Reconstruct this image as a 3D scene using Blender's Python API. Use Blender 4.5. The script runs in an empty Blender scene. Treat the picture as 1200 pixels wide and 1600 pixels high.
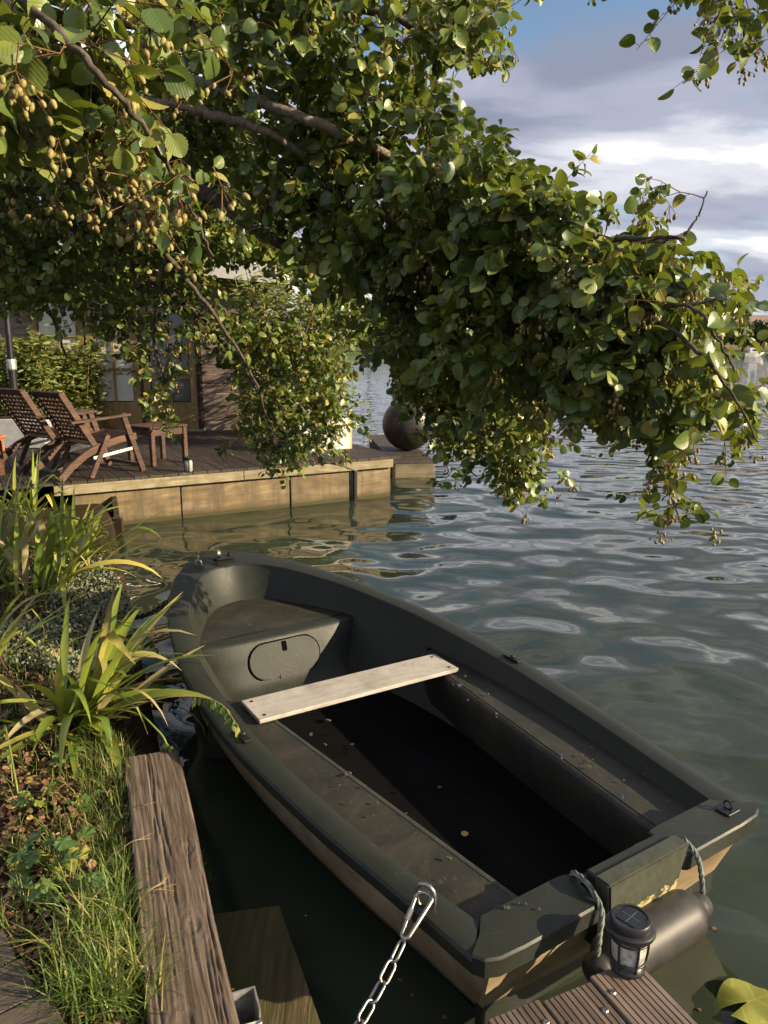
import bpy, bmesh, math, random
import numpy as np
from mathutils import Vector, Matrix
R = math.radians
random.seed(7)
rng = np.random.default_rng(11)
scene = bpy.context.scene
col = scene.collection

# ------------------------------------------------------------------ camera, sky, sun, exposure
CAM_H, PITCH, FPX = 1.8, R(12.2), 1202.0
cam_d = bpy.data.cameras.new('camera')
cam = bpy.data.objects.new('camera', cam_d); col.objects.link(cam)
cam.location = (0, 0, CAM_H); cam.rotation_euler = (R(90) - PITCH, 0, 0)
cam_d.sensor_fit = 'VERTICAL'; cam_d.sensor_height = 36; cam_d.lens = FPX / 1600 * 36
cam_d.clip_start = .05; cam_d.clip_end = 3000
scene.camera = cam

SUN_AZ = Vector((.964, -.266)); SUN_EL = R(21.5)
SUN = Vector((SUN_AZ.x * math.cos(SUN_EL), SUN_AZ.y * math.cos(SUN_EL), math.sin(SUN_EL))).normalized()
sd = bpy.data.lights.new('sun', 'SUN'); sd.energy = 5.0; sd.angle = R(.6); sd.color = (1, .82, .56)
so = bpy.data.objects.new('sun', sd); col.objects.link(so)
so.rotation_euler = SUN.to_track_quat('Z', 'Y').to_euler()

world = bpy.data.worlds.new('World'); scene.world = world; world.use_nodes = True
def build_world():
    nt = world.node_tree; N = nt.nodes; L = nt.links; N.clear()
    out = N.new('ShaderNodeOutputWorld'); bg = N.new('ShaderNodeBackground')
    sky = N.new('ShaderNodeTexSky'); sky.sky_type = 'NISHITA'; sky.sun_disc = False
    sky.sun_elevation = SUN_EL; sky.sun_rotation = math.atan2(SUN.x, SUN.y)
    sky.air_density = 1.0; sky.dust_density = .6; sky.ozone_density = 1.5
    tc = N.new('ShaderNodeTexCoord'); sep = N.new('ShaderNodeSeparateXYZ'); L.new(tc.outputs['Generated'], sep.inputs[0])
    def m(op, a, b=None, clamp=False):
        n = N.new('ShaderNodeMath'); n.operation = op; n.use_clamp = clamp
        for i, v in enumerate((a, b)):
            if v is None: continue
            if isinstance(v, (int, float)): n.inputs[i].default_value = v
            else: L.new(v, n.inputs[i])
        return n.outputs[0]
    zz = m('ADD', m('MAXIMUM', sep.outputs[2], 0.0), .34)
    cx = m('DIVIDE', sep.outputs[0], zz); cy = m('DIVIDE', sep.outputs[1], zz)
    cmb = N.new('ShaderNodeCombineXYZ'); L.new(cx, cmb.inputs[0]); L.new(cy, cmb.inputs[1])
    def noise(scale, detail, rough, off, sc=(1, 1, 1), dist=0):
        mp = N.new('ShaderNodeMapping'); mp.inputs['Location'].default_value = off; mp.inputs['Scale'].default_value = sc
        L.new(cmb.outputs[0], mp.inputs[0])
        n = N.new('ShaderNodeTexNoise'); n.inputs['Scale'].default_value = scale; n.inputs['Detail'].default_value = detail
        n.inputs['Roughness'].default_value = rough; n.inputs['Distortion'].default_value = dist
        L.new(mp.outputs[0], n.inputs['Vector']); return n.outputs[0]
    def ramp(v, pts):
        r = N.new('ShaderNodeValToRGB'); r.color_ramp.interpolation = 'EASE'
        while len(r.color_ramp.elements) > 1: r.color_ramp.elements.remove(r.color_ramp.elements[-1])
        r.color_ramp.elements[0].position = pts[0][0]; r.color_ramp.elements[0].color = pts[0][1]
        for p, c in pts[1:]:
            e = r.color_ramp.elements.new(p); e.color = c
        L.new(v, r.inputs[0]); return r.outputs[0]
    cover = noise(1.4, 10, .57, (5.2, 6.4, 0), (.8, 1.5, 1), .25)
    shade = noise(1.8, 9, .52, (4.4, 1.4, 0), (.85, 1.7, 1), .25)
    mask = ramp(cover, [(.40, (0, 0, 0, 1)), (.50, (1, 1, 1, 1))])
    ccol = ramp(shade, [(.36, (.165, .18, .24, 1)), (.47, (.245, .26, .325, 1)), (.56, (.43, .435, .475, 1)), (.65, (.74, .715, .69, 1))])
    sk = N.new('ShaderNodeMix'); sk.data_type = 'RGBA'; sk.blend_type = 'MULTIPLY'; sk.inputs[0].default_value = 1
    L.new(sky.outputs[0], sk.inputs[6]); sk.inputs[7].default_value = (.088, .088, .088, 1)
    hz = m('SUBTRACT', 1.0, m('DIVIDE', m('MAXIMUM', sep.outputs[2], 0.0), .16), True)
    hm = N.new('ShaderNodeMix'); hm.data_type = 'RGBA'; L.new(hz, hm.inputs[0]); L.new(sk.outputs[2], hm.inputs[6]); hm.inputs[7].default_value = (.36, .41, .47, 1)
    mx = N.new('ShaderNodeMix'); mx.data_type = 'RGBA'
    L.new(mask, mx.inputs[0]); L.new(hm.outputs[2], mx.inputs[6]); L.new(ccol, mx.inputs[7])
    L.new(mx.outputs[2], bg.inputs[0]); bg.inputs[1].default_value = .88
    L.new(bg.outputs[0], out.inputs[0])
build_world()
vs = scene.view_settings
vs.view_transform = 'Standard'; vs.look = 'None'; vs.gamma = 1; vs.exposure = 1.1; vs.use_curve_mapping = False
scene.cycles.use_adaptive_sampling = True; scene.cycles.adaptive_threshold = .03; scene.cycles.use_light_tree = False
scene.cycles.max_bounces = 4; scene.cycles.diffuse_bounces = 2; scene.cycles.glossy_bounces = 3
scene.cycles.transmission_bounces = 4; scene.cycles.transparent_max_bounces = 6
scene.cycles.caustics_reflective = False; scene.cycles.caustics_refractive = False
scene.cycles.use_denoising = True

# ------------------------------------------------------------------ layout helpers (a survey: bearings of the viewpoint turned into metres)
SP, CP = math.sin(PITCH), math.cos(PITCH)
def ray(x, y):
    X = (x - 600) / FPX; Y = (y - 800) / FPX
    return Vector((X, CP - Y * SP, -(Y * CP + SP)))
def at_z(x, y, z):
    d = ray(x, y); return Vector((0, 0, CAM_H)) + d * ((z - CAM_H) / d.z)
def at_d(x, y, dist):
    d = ray(x, y); return Vector((0, 0, CAM_H)) + d * (dist / d.y)

# ------------------------------------------------------------------ materials
MATS = {}
class NB:
    def __init__(s, name):
        s.m = bpy.data.materials.new(name); s.m.use_nodes = True; s.nt = s.m.node_tree
        s.N = s.nt.nodes; s.L = s.nt.links; s.N.clear()
        s.out = s.N.new('ShaderNodeOutputMaterial'); s.p = s.N.new('ShaderNodeBsdfPrincipled')
        s.L.new(s.p.outputs[0], s.out.inputs[0]); MATS[name] = s.m
        s.tc = s.N.new('ShaderNodeTexCoord')
    def set(s, **k):
        for a, v in k.items():
            i = s.p.inputs[{'base': 'Base Color', 'rough': 'Roughness', 'metal': 'Metallic', 'spec': 'Specular IOR Level', 'ior': 'IOR', 'normal': 'Normal', 'coat': 'Coat Weight'}[a]]
            s.plug(i, v)
    def plug(s, i, v):
        if isinstance(v, bpy.types.NodeSocket): s.L.new(v, i)
        elif isinstance(v, (tuple, list)): i.default_value = (*v, 1) if (len(v) == 3 and i.type == 'RGBA') else v
        else: i.default_value = v
    def math(s, op, a, b=0.0, c=None, clamp=False):
        n = s.N.new('ShaderNodeMath'); n.operation = op; n.use_clamp = clamp
        s.plug(n.inputs[0], a); s.plug(n.inputs[1], b)
        if c is not None: s.plug(n.inputs[2], c)
        return n.outputs[0]
    def objvec(s, scale=(1, 1, 1), rand=True, world=False):
        mp = s.N.new('ShaderNodeMapping'); mp.inputs['Scale'].default_value = scale
        if world:
            g = s.N.new('ShaderNodeNewGeometry'); src = g.outputs['Position']
        else: src = s.tc.outputs['Object']
        if rand:
            oi = s.N.new('ShaderNodeObjectInfo'); ad = s.N.new('ShaderNodeVectorMath'); ad.operation = 'ADD'
            ml = s.N.new('ShaderNodeVectorMath'); ml.operation = 'SCALE'; ml.inputs[0].default_value = (13.7, 7.1, 3.3)
            s.L.new(oi.outputs['Random'], ml.inputs['Scale']); s.L.new(src, ad.inputs[0]); s.L.new(ml.outputs[0], ad.inputs[1]); src = ad.outputs[0]
        s.L.new(src, mp.inputs[0]); return mp.outputs[0]
    def noise(s, vec, scale=5, detail=4, rough=.55, dist=0):
        n = s.N.new('ShaderNodeTexNoise'); n.inputs['Scale'].default_value = scale; n.inputs['Detail'].default_value = detail
        n.inputs['Roughness'].default_value = rough; n.inputs['Distortion'].default_value = dist
        s.L.new(vec, n.inputs['Vector']); return n.outputs[0]
    def ramp(s, v, pts, interp='LINEAR'):
        r = s.N.new('ShaderNodeValToRGB'); r.color_ramp.interpolation = interp; els = r.color_ramp.elements
        while len(els) > 1: els.remove(els[-1])
        f = lambda c: (c, c, c, 1) if isinstance(c, (int, float)) else (*c[:3], 1)
        els[0].position = pts[0][0]; els[0].color = f(pts[0][1])
        for p, c in pts[1:]:
            e = els.new(p); e.color = f(c)
        s.plug(r.inputs[0], v); return r.outputs[0]
    def mix(s, f, a, b, mode='MIX'):
        n = s.N.new('ShaderNodeMix'); n.data_type = 'RGBA'; n.blend_type = mode
        s.plug(n.inputs[0], f); s.plug(n.inputs[6], a); s.plug(n.inputs[7], b); return n.outputs[2]
    def bump(s, h, dist=.01, strength=1.0, normal=None):
        b = s.N.new('ShaderNodeBump'); b.inputs['Distance'].default_value = dist; b.inputs['Strength'].default_value = strength
        s.plug(b.inputs['Height'], h)
        if normal is not None: s.L.new(normal, b.inputs['Normal'])
        return b.outputs[0]
    def sep(s, v):
        n = s.N.new('ShaderNodeSeparateXYZ'); s.L.new(v, n.inputs[0]); return n.outputs

def wood(name, dark, mid, light, along='X', scale=1.0, rough=.7, bump=.004, moss=None, wear=0.0):
    b = NB(name)
    sc = {'X': (2.2, 30, 30), 'Y': (30, 2.2, 30), 'Z': (30, 30, 2.2)}[along]
    v = b.objvec(tuple(x * scale for x in sc)); g = b.noise(v, 1.0, 6, .65, .6)
    v2 = b.objvec((scale * 3,) * 3); n2 = b.noise(v2, 1.2, 5, .6)
    c = b.ramp(g, [(.28, dark), (.5, mid), (.72, light)])
    c = b.mix(b.ramp(n2, [(.35, .0), (.7, .55)]), c, tuple(x * .55 for x in mid))
    if moss:
        n3 = b.noise(b.objvec((4, 4, 4)), 1.5, 6, .6)
        c = b.mix(b.ramp(n3, [(.45, 0), (.62, .7)]), c, moss)
    oi = b.N.new('ShaderNodeObjectInfo')
    hv = b.N.new('ShaderNodeHueSaturation'); b.L.new(c, hv.inputs['Color'])
    b.L.new(b.math('ADD', b.math('MULTIPLY', oi.outputs['Random'], .5), .75), hv.inputs['Value'])
    b.set(base=hv.outputs[0], rough=rough, spec=.3, normal=b.bump(g, bump))
    return b.m
wood('deck_wood', (.022, .016, .012), (.055, .042, .033), (.105, .083, .066), 'Y', 1.0)
wood('jetty_wood', (.068, .048, .038), (.14, .102, .083), (.225, .175, .145), 'Y', 1.2, .65, .002)
wood('chair_wood', (.03, .014, .009), (.075, .038, .023), (.14, .078, .05), 'X', 1.2, .55, .002)
wood('pale_board', (.12, .095, .06), (.26, .215, .14), (.38, .33, .23), 'X', .8, .7, .003, moss=(.12, .115, .045))
wood('brown_board', (.014, .008, .005), (.034, .020, .011), (.062, .038, .022), 'X', .8)
wood('siding', (.10, .07, .05), (.25, .19, .15), (.42, .34, .29), 'X', .7, .8, .004)
wood('frame_wood', (.18, .11, .045), (.30, .19, .085), (.40, .27, .13), 'Z', .8, .6, .002)
wood('mossy_board', (.035, .026, .010), (.08, .062, .028), (.14, .11, .055), 'Y', 1.3, .75, .006, moss=(.05, .052, .012))
wood('step_wood', (.035, .027, .02), (.10, .078, .06), (.18, .145, .115), 'X', 1.2, .8, .003)

def sleeper_mat():
    b = NB('sleeper_wood')
    v = b.objvec((44, 1.5, 44)); g = b.noise(v, 1.0, 9, .74, .35)
    f = b.noise(b.objvec((150, 7, 150)), 1.0, 3, .6, .3)
    big = b.noise(b.objvec((3, 3, 3)), 1.3, 4, .6)
    c = b.ramp(g, [(.30, (.030, .021, .015)), (.42, (.10, .075, .055)), (.58, (.21, .165, .128)), (.75, (.34, .285, .235))])
    c = b.mix(b.ramp(f, [(.35, .6), (.6, 0)]), c, (.04, .026, .018))
    c = b.mix(b.ramp(big, [(.4, 0), (.7, .5)]), c, (.085, .056, .038))
    h = b.math('ADD', g, b.math('MULTIPLY', f, .35))
    b.set(base=c, rough=.85, spec=.2, normal=b.bump(h, .004))
sleeper_mat()

def boat_green():
    b = NB('boat_green')
    n = b.noise(b.objvec((6, 6, 6), world=True), 1.0, 6, .6); n2 = b.noise(b.objvec((60, 60, 60), world=True), 1, 3, .6)
    c = b.ramp(n, [(.3, (.0145, .0170, .0125)), (.55, (.0195, .0225, .0165)), (.8, (.028, .031, .023))])
    c = b.mix(b.ramp(n2, [(.68, 0), (.76, .35)]), c, (.10, .095, .075))
    sc = b.noise(b.objvec((9, 130, 60), world=True), 1, 3, .5, .8); sm = b.noise(b.objvec((2.5, 2.5, 2.5), world=True), 1, 3, .5)
    c = b.mix(b.math('MULTIPLY', b.ramp(sc, [(.66, 0), (.69, 1)]), b.ramp(sm, [(.48, 0), (.62, .55)])), c, (.11, .105, .085))
    c = b.mix(b.ramp(b.noise(b.objvec((11, 11, 11), world=True), 1, 8, .72), [(.66, 0), (.70, .6)]), c, (.045, .045, .036))
    b.set(base=c, rough=b.ramp(n, [(.3, .45), (.7, .6)]), spec=.35, normal=b.bump(n2, .0006))
    b = NB('bench_green')   # same paint under trodden-in mud
    n = b.noise(b.objvec((5, 5, 5), world=True), 1.0, 7, .68, .5); n2 = b.noise(b.objvec((45, 45, 45), world=True), 1, 4, .65)
    c = b.ramp(n, [(.35, (.016, .0185, .0135)), (.52, (.028, .0265, .020)), (.68, (.048, .041, .031))])
    c = b.mix(b.ramp(n2, [(.58, 0), (.72, .5)]), c, (.085, .073, .056))
    blue = b.noise(b.objvec((7, 7, 7), world=True), 1.3, 5, .6)
    c = b.mix(b.ramp(blue, [(.70, 0), (.72, .85)]), c, (.03, .09, .24))
    b.set(base=c, rough=.6, spec=.35, normal=b.bump(n2, .0012))
    b = NB('boat_floor')  # base darkened to near-black, putting the boat's inner shade into the colour
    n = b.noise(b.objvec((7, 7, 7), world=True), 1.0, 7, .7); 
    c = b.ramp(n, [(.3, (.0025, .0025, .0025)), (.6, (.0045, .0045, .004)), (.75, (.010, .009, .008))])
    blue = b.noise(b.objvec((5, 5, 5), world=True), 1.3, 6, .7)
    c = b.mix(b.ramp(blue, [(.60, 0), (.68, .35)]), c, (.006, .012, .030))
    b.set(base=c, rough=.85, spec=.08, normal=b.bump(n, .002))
    b = NB('hull_cream')
    n = b.noise(b.objvec((4, 4, 4), world=True), 1.0, 7, .65, .8); n2 = b.noise(b.objvec((14, 14, 50), world=True), 1, 5, .65)
    c = b.ramp(n, [(.3, (.17, .12, .065)), (.5, (.31, .235, .14)), (.7, (.42, .34, .22))])
    c = b.mix(b.ramp(n2, [(.5, 0), (.7, .55)]), c, (.17, .105, .045))
    g = b.N.new('ShaderNodeNewGeometry'); z = b.sep(g.outputs['Position'])[2]
    c = b.mix(b.ramp(b.math('ADD', z, b.math('MULTIPLY', n2, .05)), [(.03, .9), (.055, 0)]), c, (.07, .06, .025))
    b.set(base=c, rough=.5, spec=.4)
    b = NB('motor_pad_paint')   # green paint flaking off cream below
    v = b.objvec((1, 1, 1), rand=False); x, y, z = b.sep(v)
    n = b.noise(b.objvec((14, 14, 26), rand=False), 1.0, 7, .7, .4); n2 = b.noise(b.objvec((40, 40, 40)), 1, 3, .6)
    c = b.ramp(n2, [(.3, (.035, .039, .026)), (.7, (.06, .065, .044))])
    wearv = b.math('ADD', b.math('MULTIPLY', n, .22), b.math('MULTIPLY', z, -1.0))
    c = b.mix(b.ramp(wearv, [(.222, 0), (.232, 1)]), c, (.42, .35, .17))
    b.set(base=c, rough=.5, spec=.4, normal=b.bump(wearv, .001))
    b = NB('thwart_white')
    n = b.noise(b.objvec((9, 9, 9)), 1.0, 6, .65); n2 = b.noise(b.objvec((80, 80, 80)), 1, 2, .5)
    c = b.ramp(n, [(.3, (.28, .25, .22)), (.5, (.40, .37, .33)), (.8, (.50, .47, .43))])
    c = b.mix(b.ramp(n2, [(.68, 0), (.74, .8)]), c, (.10, .08, .06))
    gr = b.noise(b.objvec((60, 3, 60)), 1, 5, .65); c = b.mix(b.ramp(gr, [(.5, 0), (.72, .5)]), c, (.22, .19, .16))
    stn = b.noise(b.objvec((5, 5, 5)), 1, 6, .7); c = b.mix(b.ramp(stn, [(.55, 0), (.7, .55)]), c, (.20, .165, .125))
    b.set(base=c, rough=.6, spec=.3, normal=b.bump(n, .001))
boat_green()

def flat(name, c, rough=.6, metal=0, spec=.4, var=.25, nsc=12, bump=0.0):
    b = NB(name); n = b.noise(b.objvec((nsc,) * 3), 1.0, 5, .6)
    lo = tuple(x * (1 - var) for x in c); hi = tuple(min(1, x * (1 + var)) for x in c)
    b.set(base=b.ramp(n, [(.3, lo), (.7, hi)]), rough=rough, metal=metal, spec=spec)
    if bump: b.set(normal=b.bump(n, bump))
    return b.m
flat('black_rubber', (.030, .027, .026), .5, 0, .4, .5, 9, .001)
flat('void_black', (.004, .004, .004), .95, 0, 0.0, .1)
flat('black_plastic', (.018, .018, .019), .35, 0, .5, .3)
flat('dark_metal', (.03, .03, .032), .4, .6)
flat('steel', (.36, .34, .31), .38, 1, .5, .15, 60)
flat('galvanised', (.42, .42, .40), .5, .7, .5, .35, 30)
flat('dark_steel_chain', (.05, .045, .04), .5, .7)
flat('house_white', (.58, .56, .53), .7, 0, .3, .1)
flat('curtain', (.6, .57, .51), .8, 0, .2, .1)
flat('grey_planter', (.30, .31, .33), .8, 0, .3, .15)
flat('terracotta', (.35, .12, .05), .7, 0, .3, .25)
flat('roof_felt', (.20, .19, .18), .8)
flat('building_brick', (.27, .19, .155), .85, 0, .2, .12, .3)
flat('far_roof', (.24, .17, .14), .85, 0, .2, .12, .2)
flat('far_grass', (.07, .10, .03), .9, 0, .1, .3, .3)
flat('window_dark', (.03, .035, .04), .1, 0, .6)
flat('yellow_post', (.5, .36, .10), .6)
flat('red_stem', (.12, .045, .035), .6)
flat('rope', (.15, .17, .15), .8, 0, .2, .7, 60, .002)
flat('dry_stem', (.36, .25, .12), .8, 0, .2, .4, 30)
flat('solar_cell', (.012, .013, .018), .12, 0, .6)
flat('ball_dark', (.030, .026, .024), .4, 0, .4, .4, 6)
flat('bark', (.085, .068, .052), .9, 0, .2, .6, 55, .004)
flat('bark_pale', (.17, .14, .10), .85, 0, .25, .5, 60, .003)
flat('far_hull', (.65, .65, .63), .5)
flat('agave_leaf', (.13, .17, .14), .5, 0, .4, .25, 10)
flat('pebble', (.07, .06, .05), .8)

def lamp_glass():
    b = NB('lantern_glass'); n = b.noise(b.objvec((70, 70, 70)), 1, 4, .6)
    c = b.ramp(n, [(.35, (.30, .28, .24)), (.65, (.62, .60, .56))])
    b.set(base=c, rough=.25, spec=.6, normal=b.bump(n, .004))
    b = NB('pane_glass'); b.set(base=(.10, .10, .10), rough=.06, spec=.6)
    b = NB('jar_glass'); b.set(base=(.34, .34, .32), rough=.12, spec=.7)
lamp_glass()

def panel_mat():
    b = NB('quay_panel')
    n = b.noise(b.objvec((1.2, 6, 9)), 1.0, 6, .6, 1.2); n2 = b.noise(b.objvec((5, 5, 5)), 1, 5, .6)
    c = b.ramp(n, [(.3, (.13, .09, .045)), (.55, (.22, .16, .09)), (.75, (.32, .25, .15))])
    c = b.mix(b.ramp(n2, [(.42, 0), (.68, .75)]), c, (.075, .06, .042))
    st = b.noise(b.objvec((16, 16, 1.3)), 1, 5, .6); c = b.mix(b.ramp(st, [(.48, 0), (.66, .6)]), c, (.09, .075, .045))
    g = b.N.new('ShaderNodeNewGeometry'); z = b.sep(g.outputs['Position'])[2]
    zn = b.math('ADD', z, b.math('MULTIPLY', b.noise(b.objvec((60, 60, 60)), 1, 4, .6), .03))
    c = b.mix(b.ramp(zn, [(.045, .97), (.075, .4), (.14, 0)]), c, (.055, .048, .018))
    b.set(base=c, rough=.7, spec=.25, normal=b.bump(n2, .003))
panel_mat()

def ground_mat():
    b = NB('soil'); n = b.noise(b.objvec((8, 8, 8), world=True), 1.0, 8, .7); n2 = b.noise(b.objvec((60, 60, 60), world=True), 1, 4, .7)
    c = b.ramp(n, [(.3, (.016, .011, .007)), (.6, (.042, .028, .018)), (.8, (.080, .054, .034))])
    c = b.mix(b.ramp(n2, [(.5, 0), (.7, .6)]), c, (.10, .066, .04))
    b.set(base=c, rough=.95, spec=.1, normal=b.bump(b.math('ADD', n, b.math('MULTIPLY', n2, .4)), .03))
    b = NB('water')
    # ripples about a foot long with a faint finer wrinkle on them
    v = b.objvec((1, 1, 1), rand=False, world=True)
    mp = b.N.new('ShaderNodeMapping'); mp.inputs['Rotation'].default_value = (0, 0, R(12)); mp.inputs['Scale'].default_value = (1.0, 1.05, 1); b.L.new(v, mp.inputs[0])
    h1 = b.noise(mp.outputs[0], 1.9, 0, .4, .25); h2 = b.noise(mp.outputs[0], 3.7, 0.0, .45, .2); h3 = b.noise(mp.outputs[0], .35, 1, .5)
    h = b.math('ADD', b.math('ADD', h1, b.math('MULTIPLY', h2, .26)), b.math('ADD', b.math('MULTIPLY', h3, 1.2), b.math('MULTIPLY', b.noise(mp.outputs[0], 13, 1, .5, .3), .010)))
    b.set(base=(.026, .034, .021), rough=.02, ior=1.333, spec=.5, normal=b.bump(h, .062))
ground_mat()

def leaf_mat(name, dark, mid, light, yellow, trans=.35, gloss=.38, veins=7.0, trans_col=(.28, .36, .03)):
    b = NB(name)
    uv = b.N.new('ShaderNodeUVMap'); x, y, z = b.sep(uv.outputs[0])
    g = b.N.new('ShaderNodeNewGeometry'); oi = b.N.new('ShaderNodeObjectInfo')
    r = b.math('FRACT', b.math('ADD', g.outputs['Random Per Island'], oi.outputs['Random']))
    r2 = b.math('FRACT', b.math('MULTIPLY', r, 17.31))
    au = b.math('ABSOLUTE', b.math('SUBTRACT', x, .5))
    w = b.math('FRACT', b.math('MULTIPLY', b.math('SUBTRACT', y, b.math('MULTIPLY', au, .9)), veins))
    d = b.math('ABSOLUTE', b.math('SUBTRACT', w, .5))
    vein = b.ramp(b.math('MINIMUM', d, b.math('MULTIPLY', au, 6.0)), [(.0, 1), (.10, 0)])
    c = b.ramp(r, [(0, dark), (.42, mid), (.9, light), (.96, yellow), (1, yellow)])
    c = b.mix(b.math('MULTIPLY', vein, .35), c, tuple(min(1, k * 1.9 + .02) for k in mid))
    n = b.noise(b.objvec((40, 40, 40)), 1, 3, .6)
    c = b.mix(b.ramp(n, [(.62, 0), (.8, .4)]), c, tuple(k * .5 for k in mid))
    b.set(base=c, rough=b.math('ADD', b.math('MULTIPLY', r2, .2), gloss), spec=.5, normal=b.bump(d, .0008, .5))
    t = b.N.new('ShaderNodeBsdfTranslucent'); b.plug(t.inputs[0], b.mix(r2, trans_col, tuple(k * .6 for k in trans_col)))
    ms = b.N.new('ShaderNodeMixShader'); ms.inputs[0].default_value = trans
    b.L.new(b.p.outputs[0], ms.inputs[1]); b.L.new(t.outputs[0], ms.inputs[2]); b.L.new(ms.outputs[0], b.out.inputs[0])
    return b.m
leaf_mat('alder_leaf', (.030, .058, .014), (.078, .120, .025), (.20, .235, .050), (.30, .26, .06), .21, .27, 7.0, (.34, .42, .04))
leaf_mat('iris_leaf', (.09, .15, .024), (.23, .28, .042), (.36, .38, .06), (.50, .43, .10), .30, .32, 0.0, (.32, .38, .04))
leaf_mat('iris_dry', (.26, .22, .08), (.38, .32, .14), (.46, .38, .2), (.3, .15, .06), .2, .5, 0.0, (.4, .3, .12))
leaf_mat('grass_blade', (.05, .10, .018), (.11, .165, .028), (.20, .23, .045), (.42, .34, .13), .25, .4, 0.0)
leaf_mat('bamboo_leaf', (.05, .08, .014), (.09, .125, .02), (.15, .175, .03), (.24, .22, .05), .28, .5, 0.0, (.4, .42, .05))
leaf_mat('herb_leaf', (.04, .085, .02), (.07, .13, .03), (.11, .17, .04), (.30, .28, .05), .28, .5, 6.0)
leaf_mat('silver_leaf', (.09, .12, .06), (.17, .20, .12), (.27, .29, .20), (.36, .35, .27), .2, .6, 0.0, (.3, .3, .2))
leaf_mat('dead_leaf', (.06, .032, .018), (.17, .085, .045), (.34, .19, .10), (.42, .30, .08), .15, .7, 5.0, (.3, .14, .05))
leaf_mat('far_leaf', (.018, .030, .012), (.035, .052, .018), (.06, .078, .025), (.08, .085, .03), .15, .6, 0.0)
leaf_mat('lily_leaf', (.20, .21, .03), (.24, .24, .03), (.30, .27, .03), (.3, .25, .03), .2, .3, 4.0)
leaf_mat('cone_green', (.10, .10, .028), (.18, .15, .04), (.26, .20, .055), (.13, .065, .035), .05, .5, 0.0)
flat('twig_red', (.15, .075, .035), .7, 0, .3, .4, 40)
flat('pod_green', (.17, .22, .035), .4, 0, .4, .3, 30)

# ------------------------------------------------------------------ mesh helpers
class MB:
    def __init__(s): s.v = []; s.f = []
    def add(s, vs, fs):
        o = len(s.v); s.v += [tuple(p) for p in vs]; s.f += [tuple(i + o for i in f) for f in fs]; return s
    def box(s, c, size, M=None, bev=0.0):
        x, y, z = (k / 2 for k in size)
        if bev <= 0:
            vs = [Vector((a * x, b * y, d * z)) for a in (-1, 1) for b in (-1, 1) for d in (-1, 1)]
            fs = [(0, 1, 3, 2), (4, 6, 7, 5), (0, 4, 5, 1), (2, 3, 7, 6), (0, 2, 6, 4), (1, 5, 7, 3)]
        else:
            bm = bmesh.new(); bmesh.ops.create_cube(bm, size=1)
            for v in bm.verts: v.co = Vector((v.co.x * 2 * x, v.co.y * 2 * y, v.co.z * 2 * z))
            bmesh.ops.bevel(bm, geom=bm.edges[:], offset=bev, segments=1, affect='EDGES')
            bm.verts.index_update(); vs = [v.co.copy() for v in bm.verts]; fs = [[v.index for v in f.verts] for f in bm.faces]; bm.free()
        if M is not None: vs = [M @ v for v in vs]
        c = Vector(c); return s.add([v + c for v in vs], fs)
    def beam(s, p, q, w, h, up=(0, 0, 1), bev=0.0):
        p, q = Vector(p), Vector(q); d = (q - p); l = d.length; d.normalize(); u = Vector(up); sd_ = d.cross(u)
        if sd_.length < 1e-4: sd_ = d.cross(Vector((1, 0, 0)))
        sd_.normalize(); u = sd_.cross(d)
        M = Matrix((d, sd_, u)).transposed(); return s.box((p + q) / 2, (l, w, h), M, bev)
    def tube(s, pts, rad, n=8, caps=True, closed=False):
        pts = [Vector(p) for p in pts]; k = len(pts)
        if not hasattr(rad, '__len__'): rad = [rad] * k
        ref = Vector((0, 0, 1)); vs = []; fs = []; prev = None
        for i, p in enumerate(pts):
            if closed: t = pts[(i + 1) % k] - pts[i - 1]
            else: t = pts[min(i + 1, k - 1)] - pts[max(i - 1, 0)]
            t.normalize()
            a = prev if prev is not None else (ref if abs(t.z) < .9 else Vector((1, 0, 0)))
            a = (a - t * a.dot(t)).normalized(); prev = a; b = t.cross(a)
            for j in range(n):
                th = 2 * math.pi * j / n; vs.append(p + (a * math.cos(th) + b * math.sin(th)) * rad[i])
        m = k if closed else k - 1
        for i in range(m):
            for j in range(n):
                a, b = i * n + j, i * n + (j + 1) % n; c, d = ((i + 1) % k) * n + (j + 1) % n, ((i + 1) % k) * n + j
                fs.append((a, b, c, d))
        if caps and not closed: fs.append(tuple(range(n - 1, -1, -1))); fs.append(tuple((k - 1) * n + j for j in range(n)))
        return s.add(vs, fs)
    def lathe(s, prof, n=16, c=(0, 0, 0), M=None):
        vs = []; fs = []; c = Vector(c)
        for r, z in prof:
            for j in range(n):
                th = 2 * math.pi * j / n; v = Vector((r * math.cos(th), r * math.sin(th), z)); vs.append((M @ v if M else v) + c)
        for i in range(len(prof) - 1):
            for j in range(n):
                a, b = i * n + j, i * n + (j + 1) % n; fs.append((a, b, b + n, a + n))
        fs.append(tuple(range(n - 1, -1, -1))); k = (len(prof) - 1) * n; fs.append(tuple(k + j for j in range(n)))
        return s.add(vs, fs)
    def grid(s, rows):
        n = len(rows[0]); vs = [p for r in rows for p in r]; fs = []
        for i in range(len(rows) - 1):
            for j in range(n - 1): fs.append((i * n + j, i * n + j + 1, (i + 1) * n + j + 1, (i + 1) * n + j))
        return s.add(vs, fs)
    def build(s, name, mat, parent=None, smooth=False, solid=0.0):
        me = bpy.data.meshes.new(name); me.from_pydata(s.v, [], s.f); me.update()
        if smooth: me.shade_smooth()
        return link(name, me, mat, parent)
def link(name, me, mat, parent=None):
    if mat and not me.materials: me.materials.append(MATS[mat])
    o = bpy.data.objects.new(name, me); col.objects.link(o)
    if parent is not None: o.parent = parent
    return o
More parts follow.
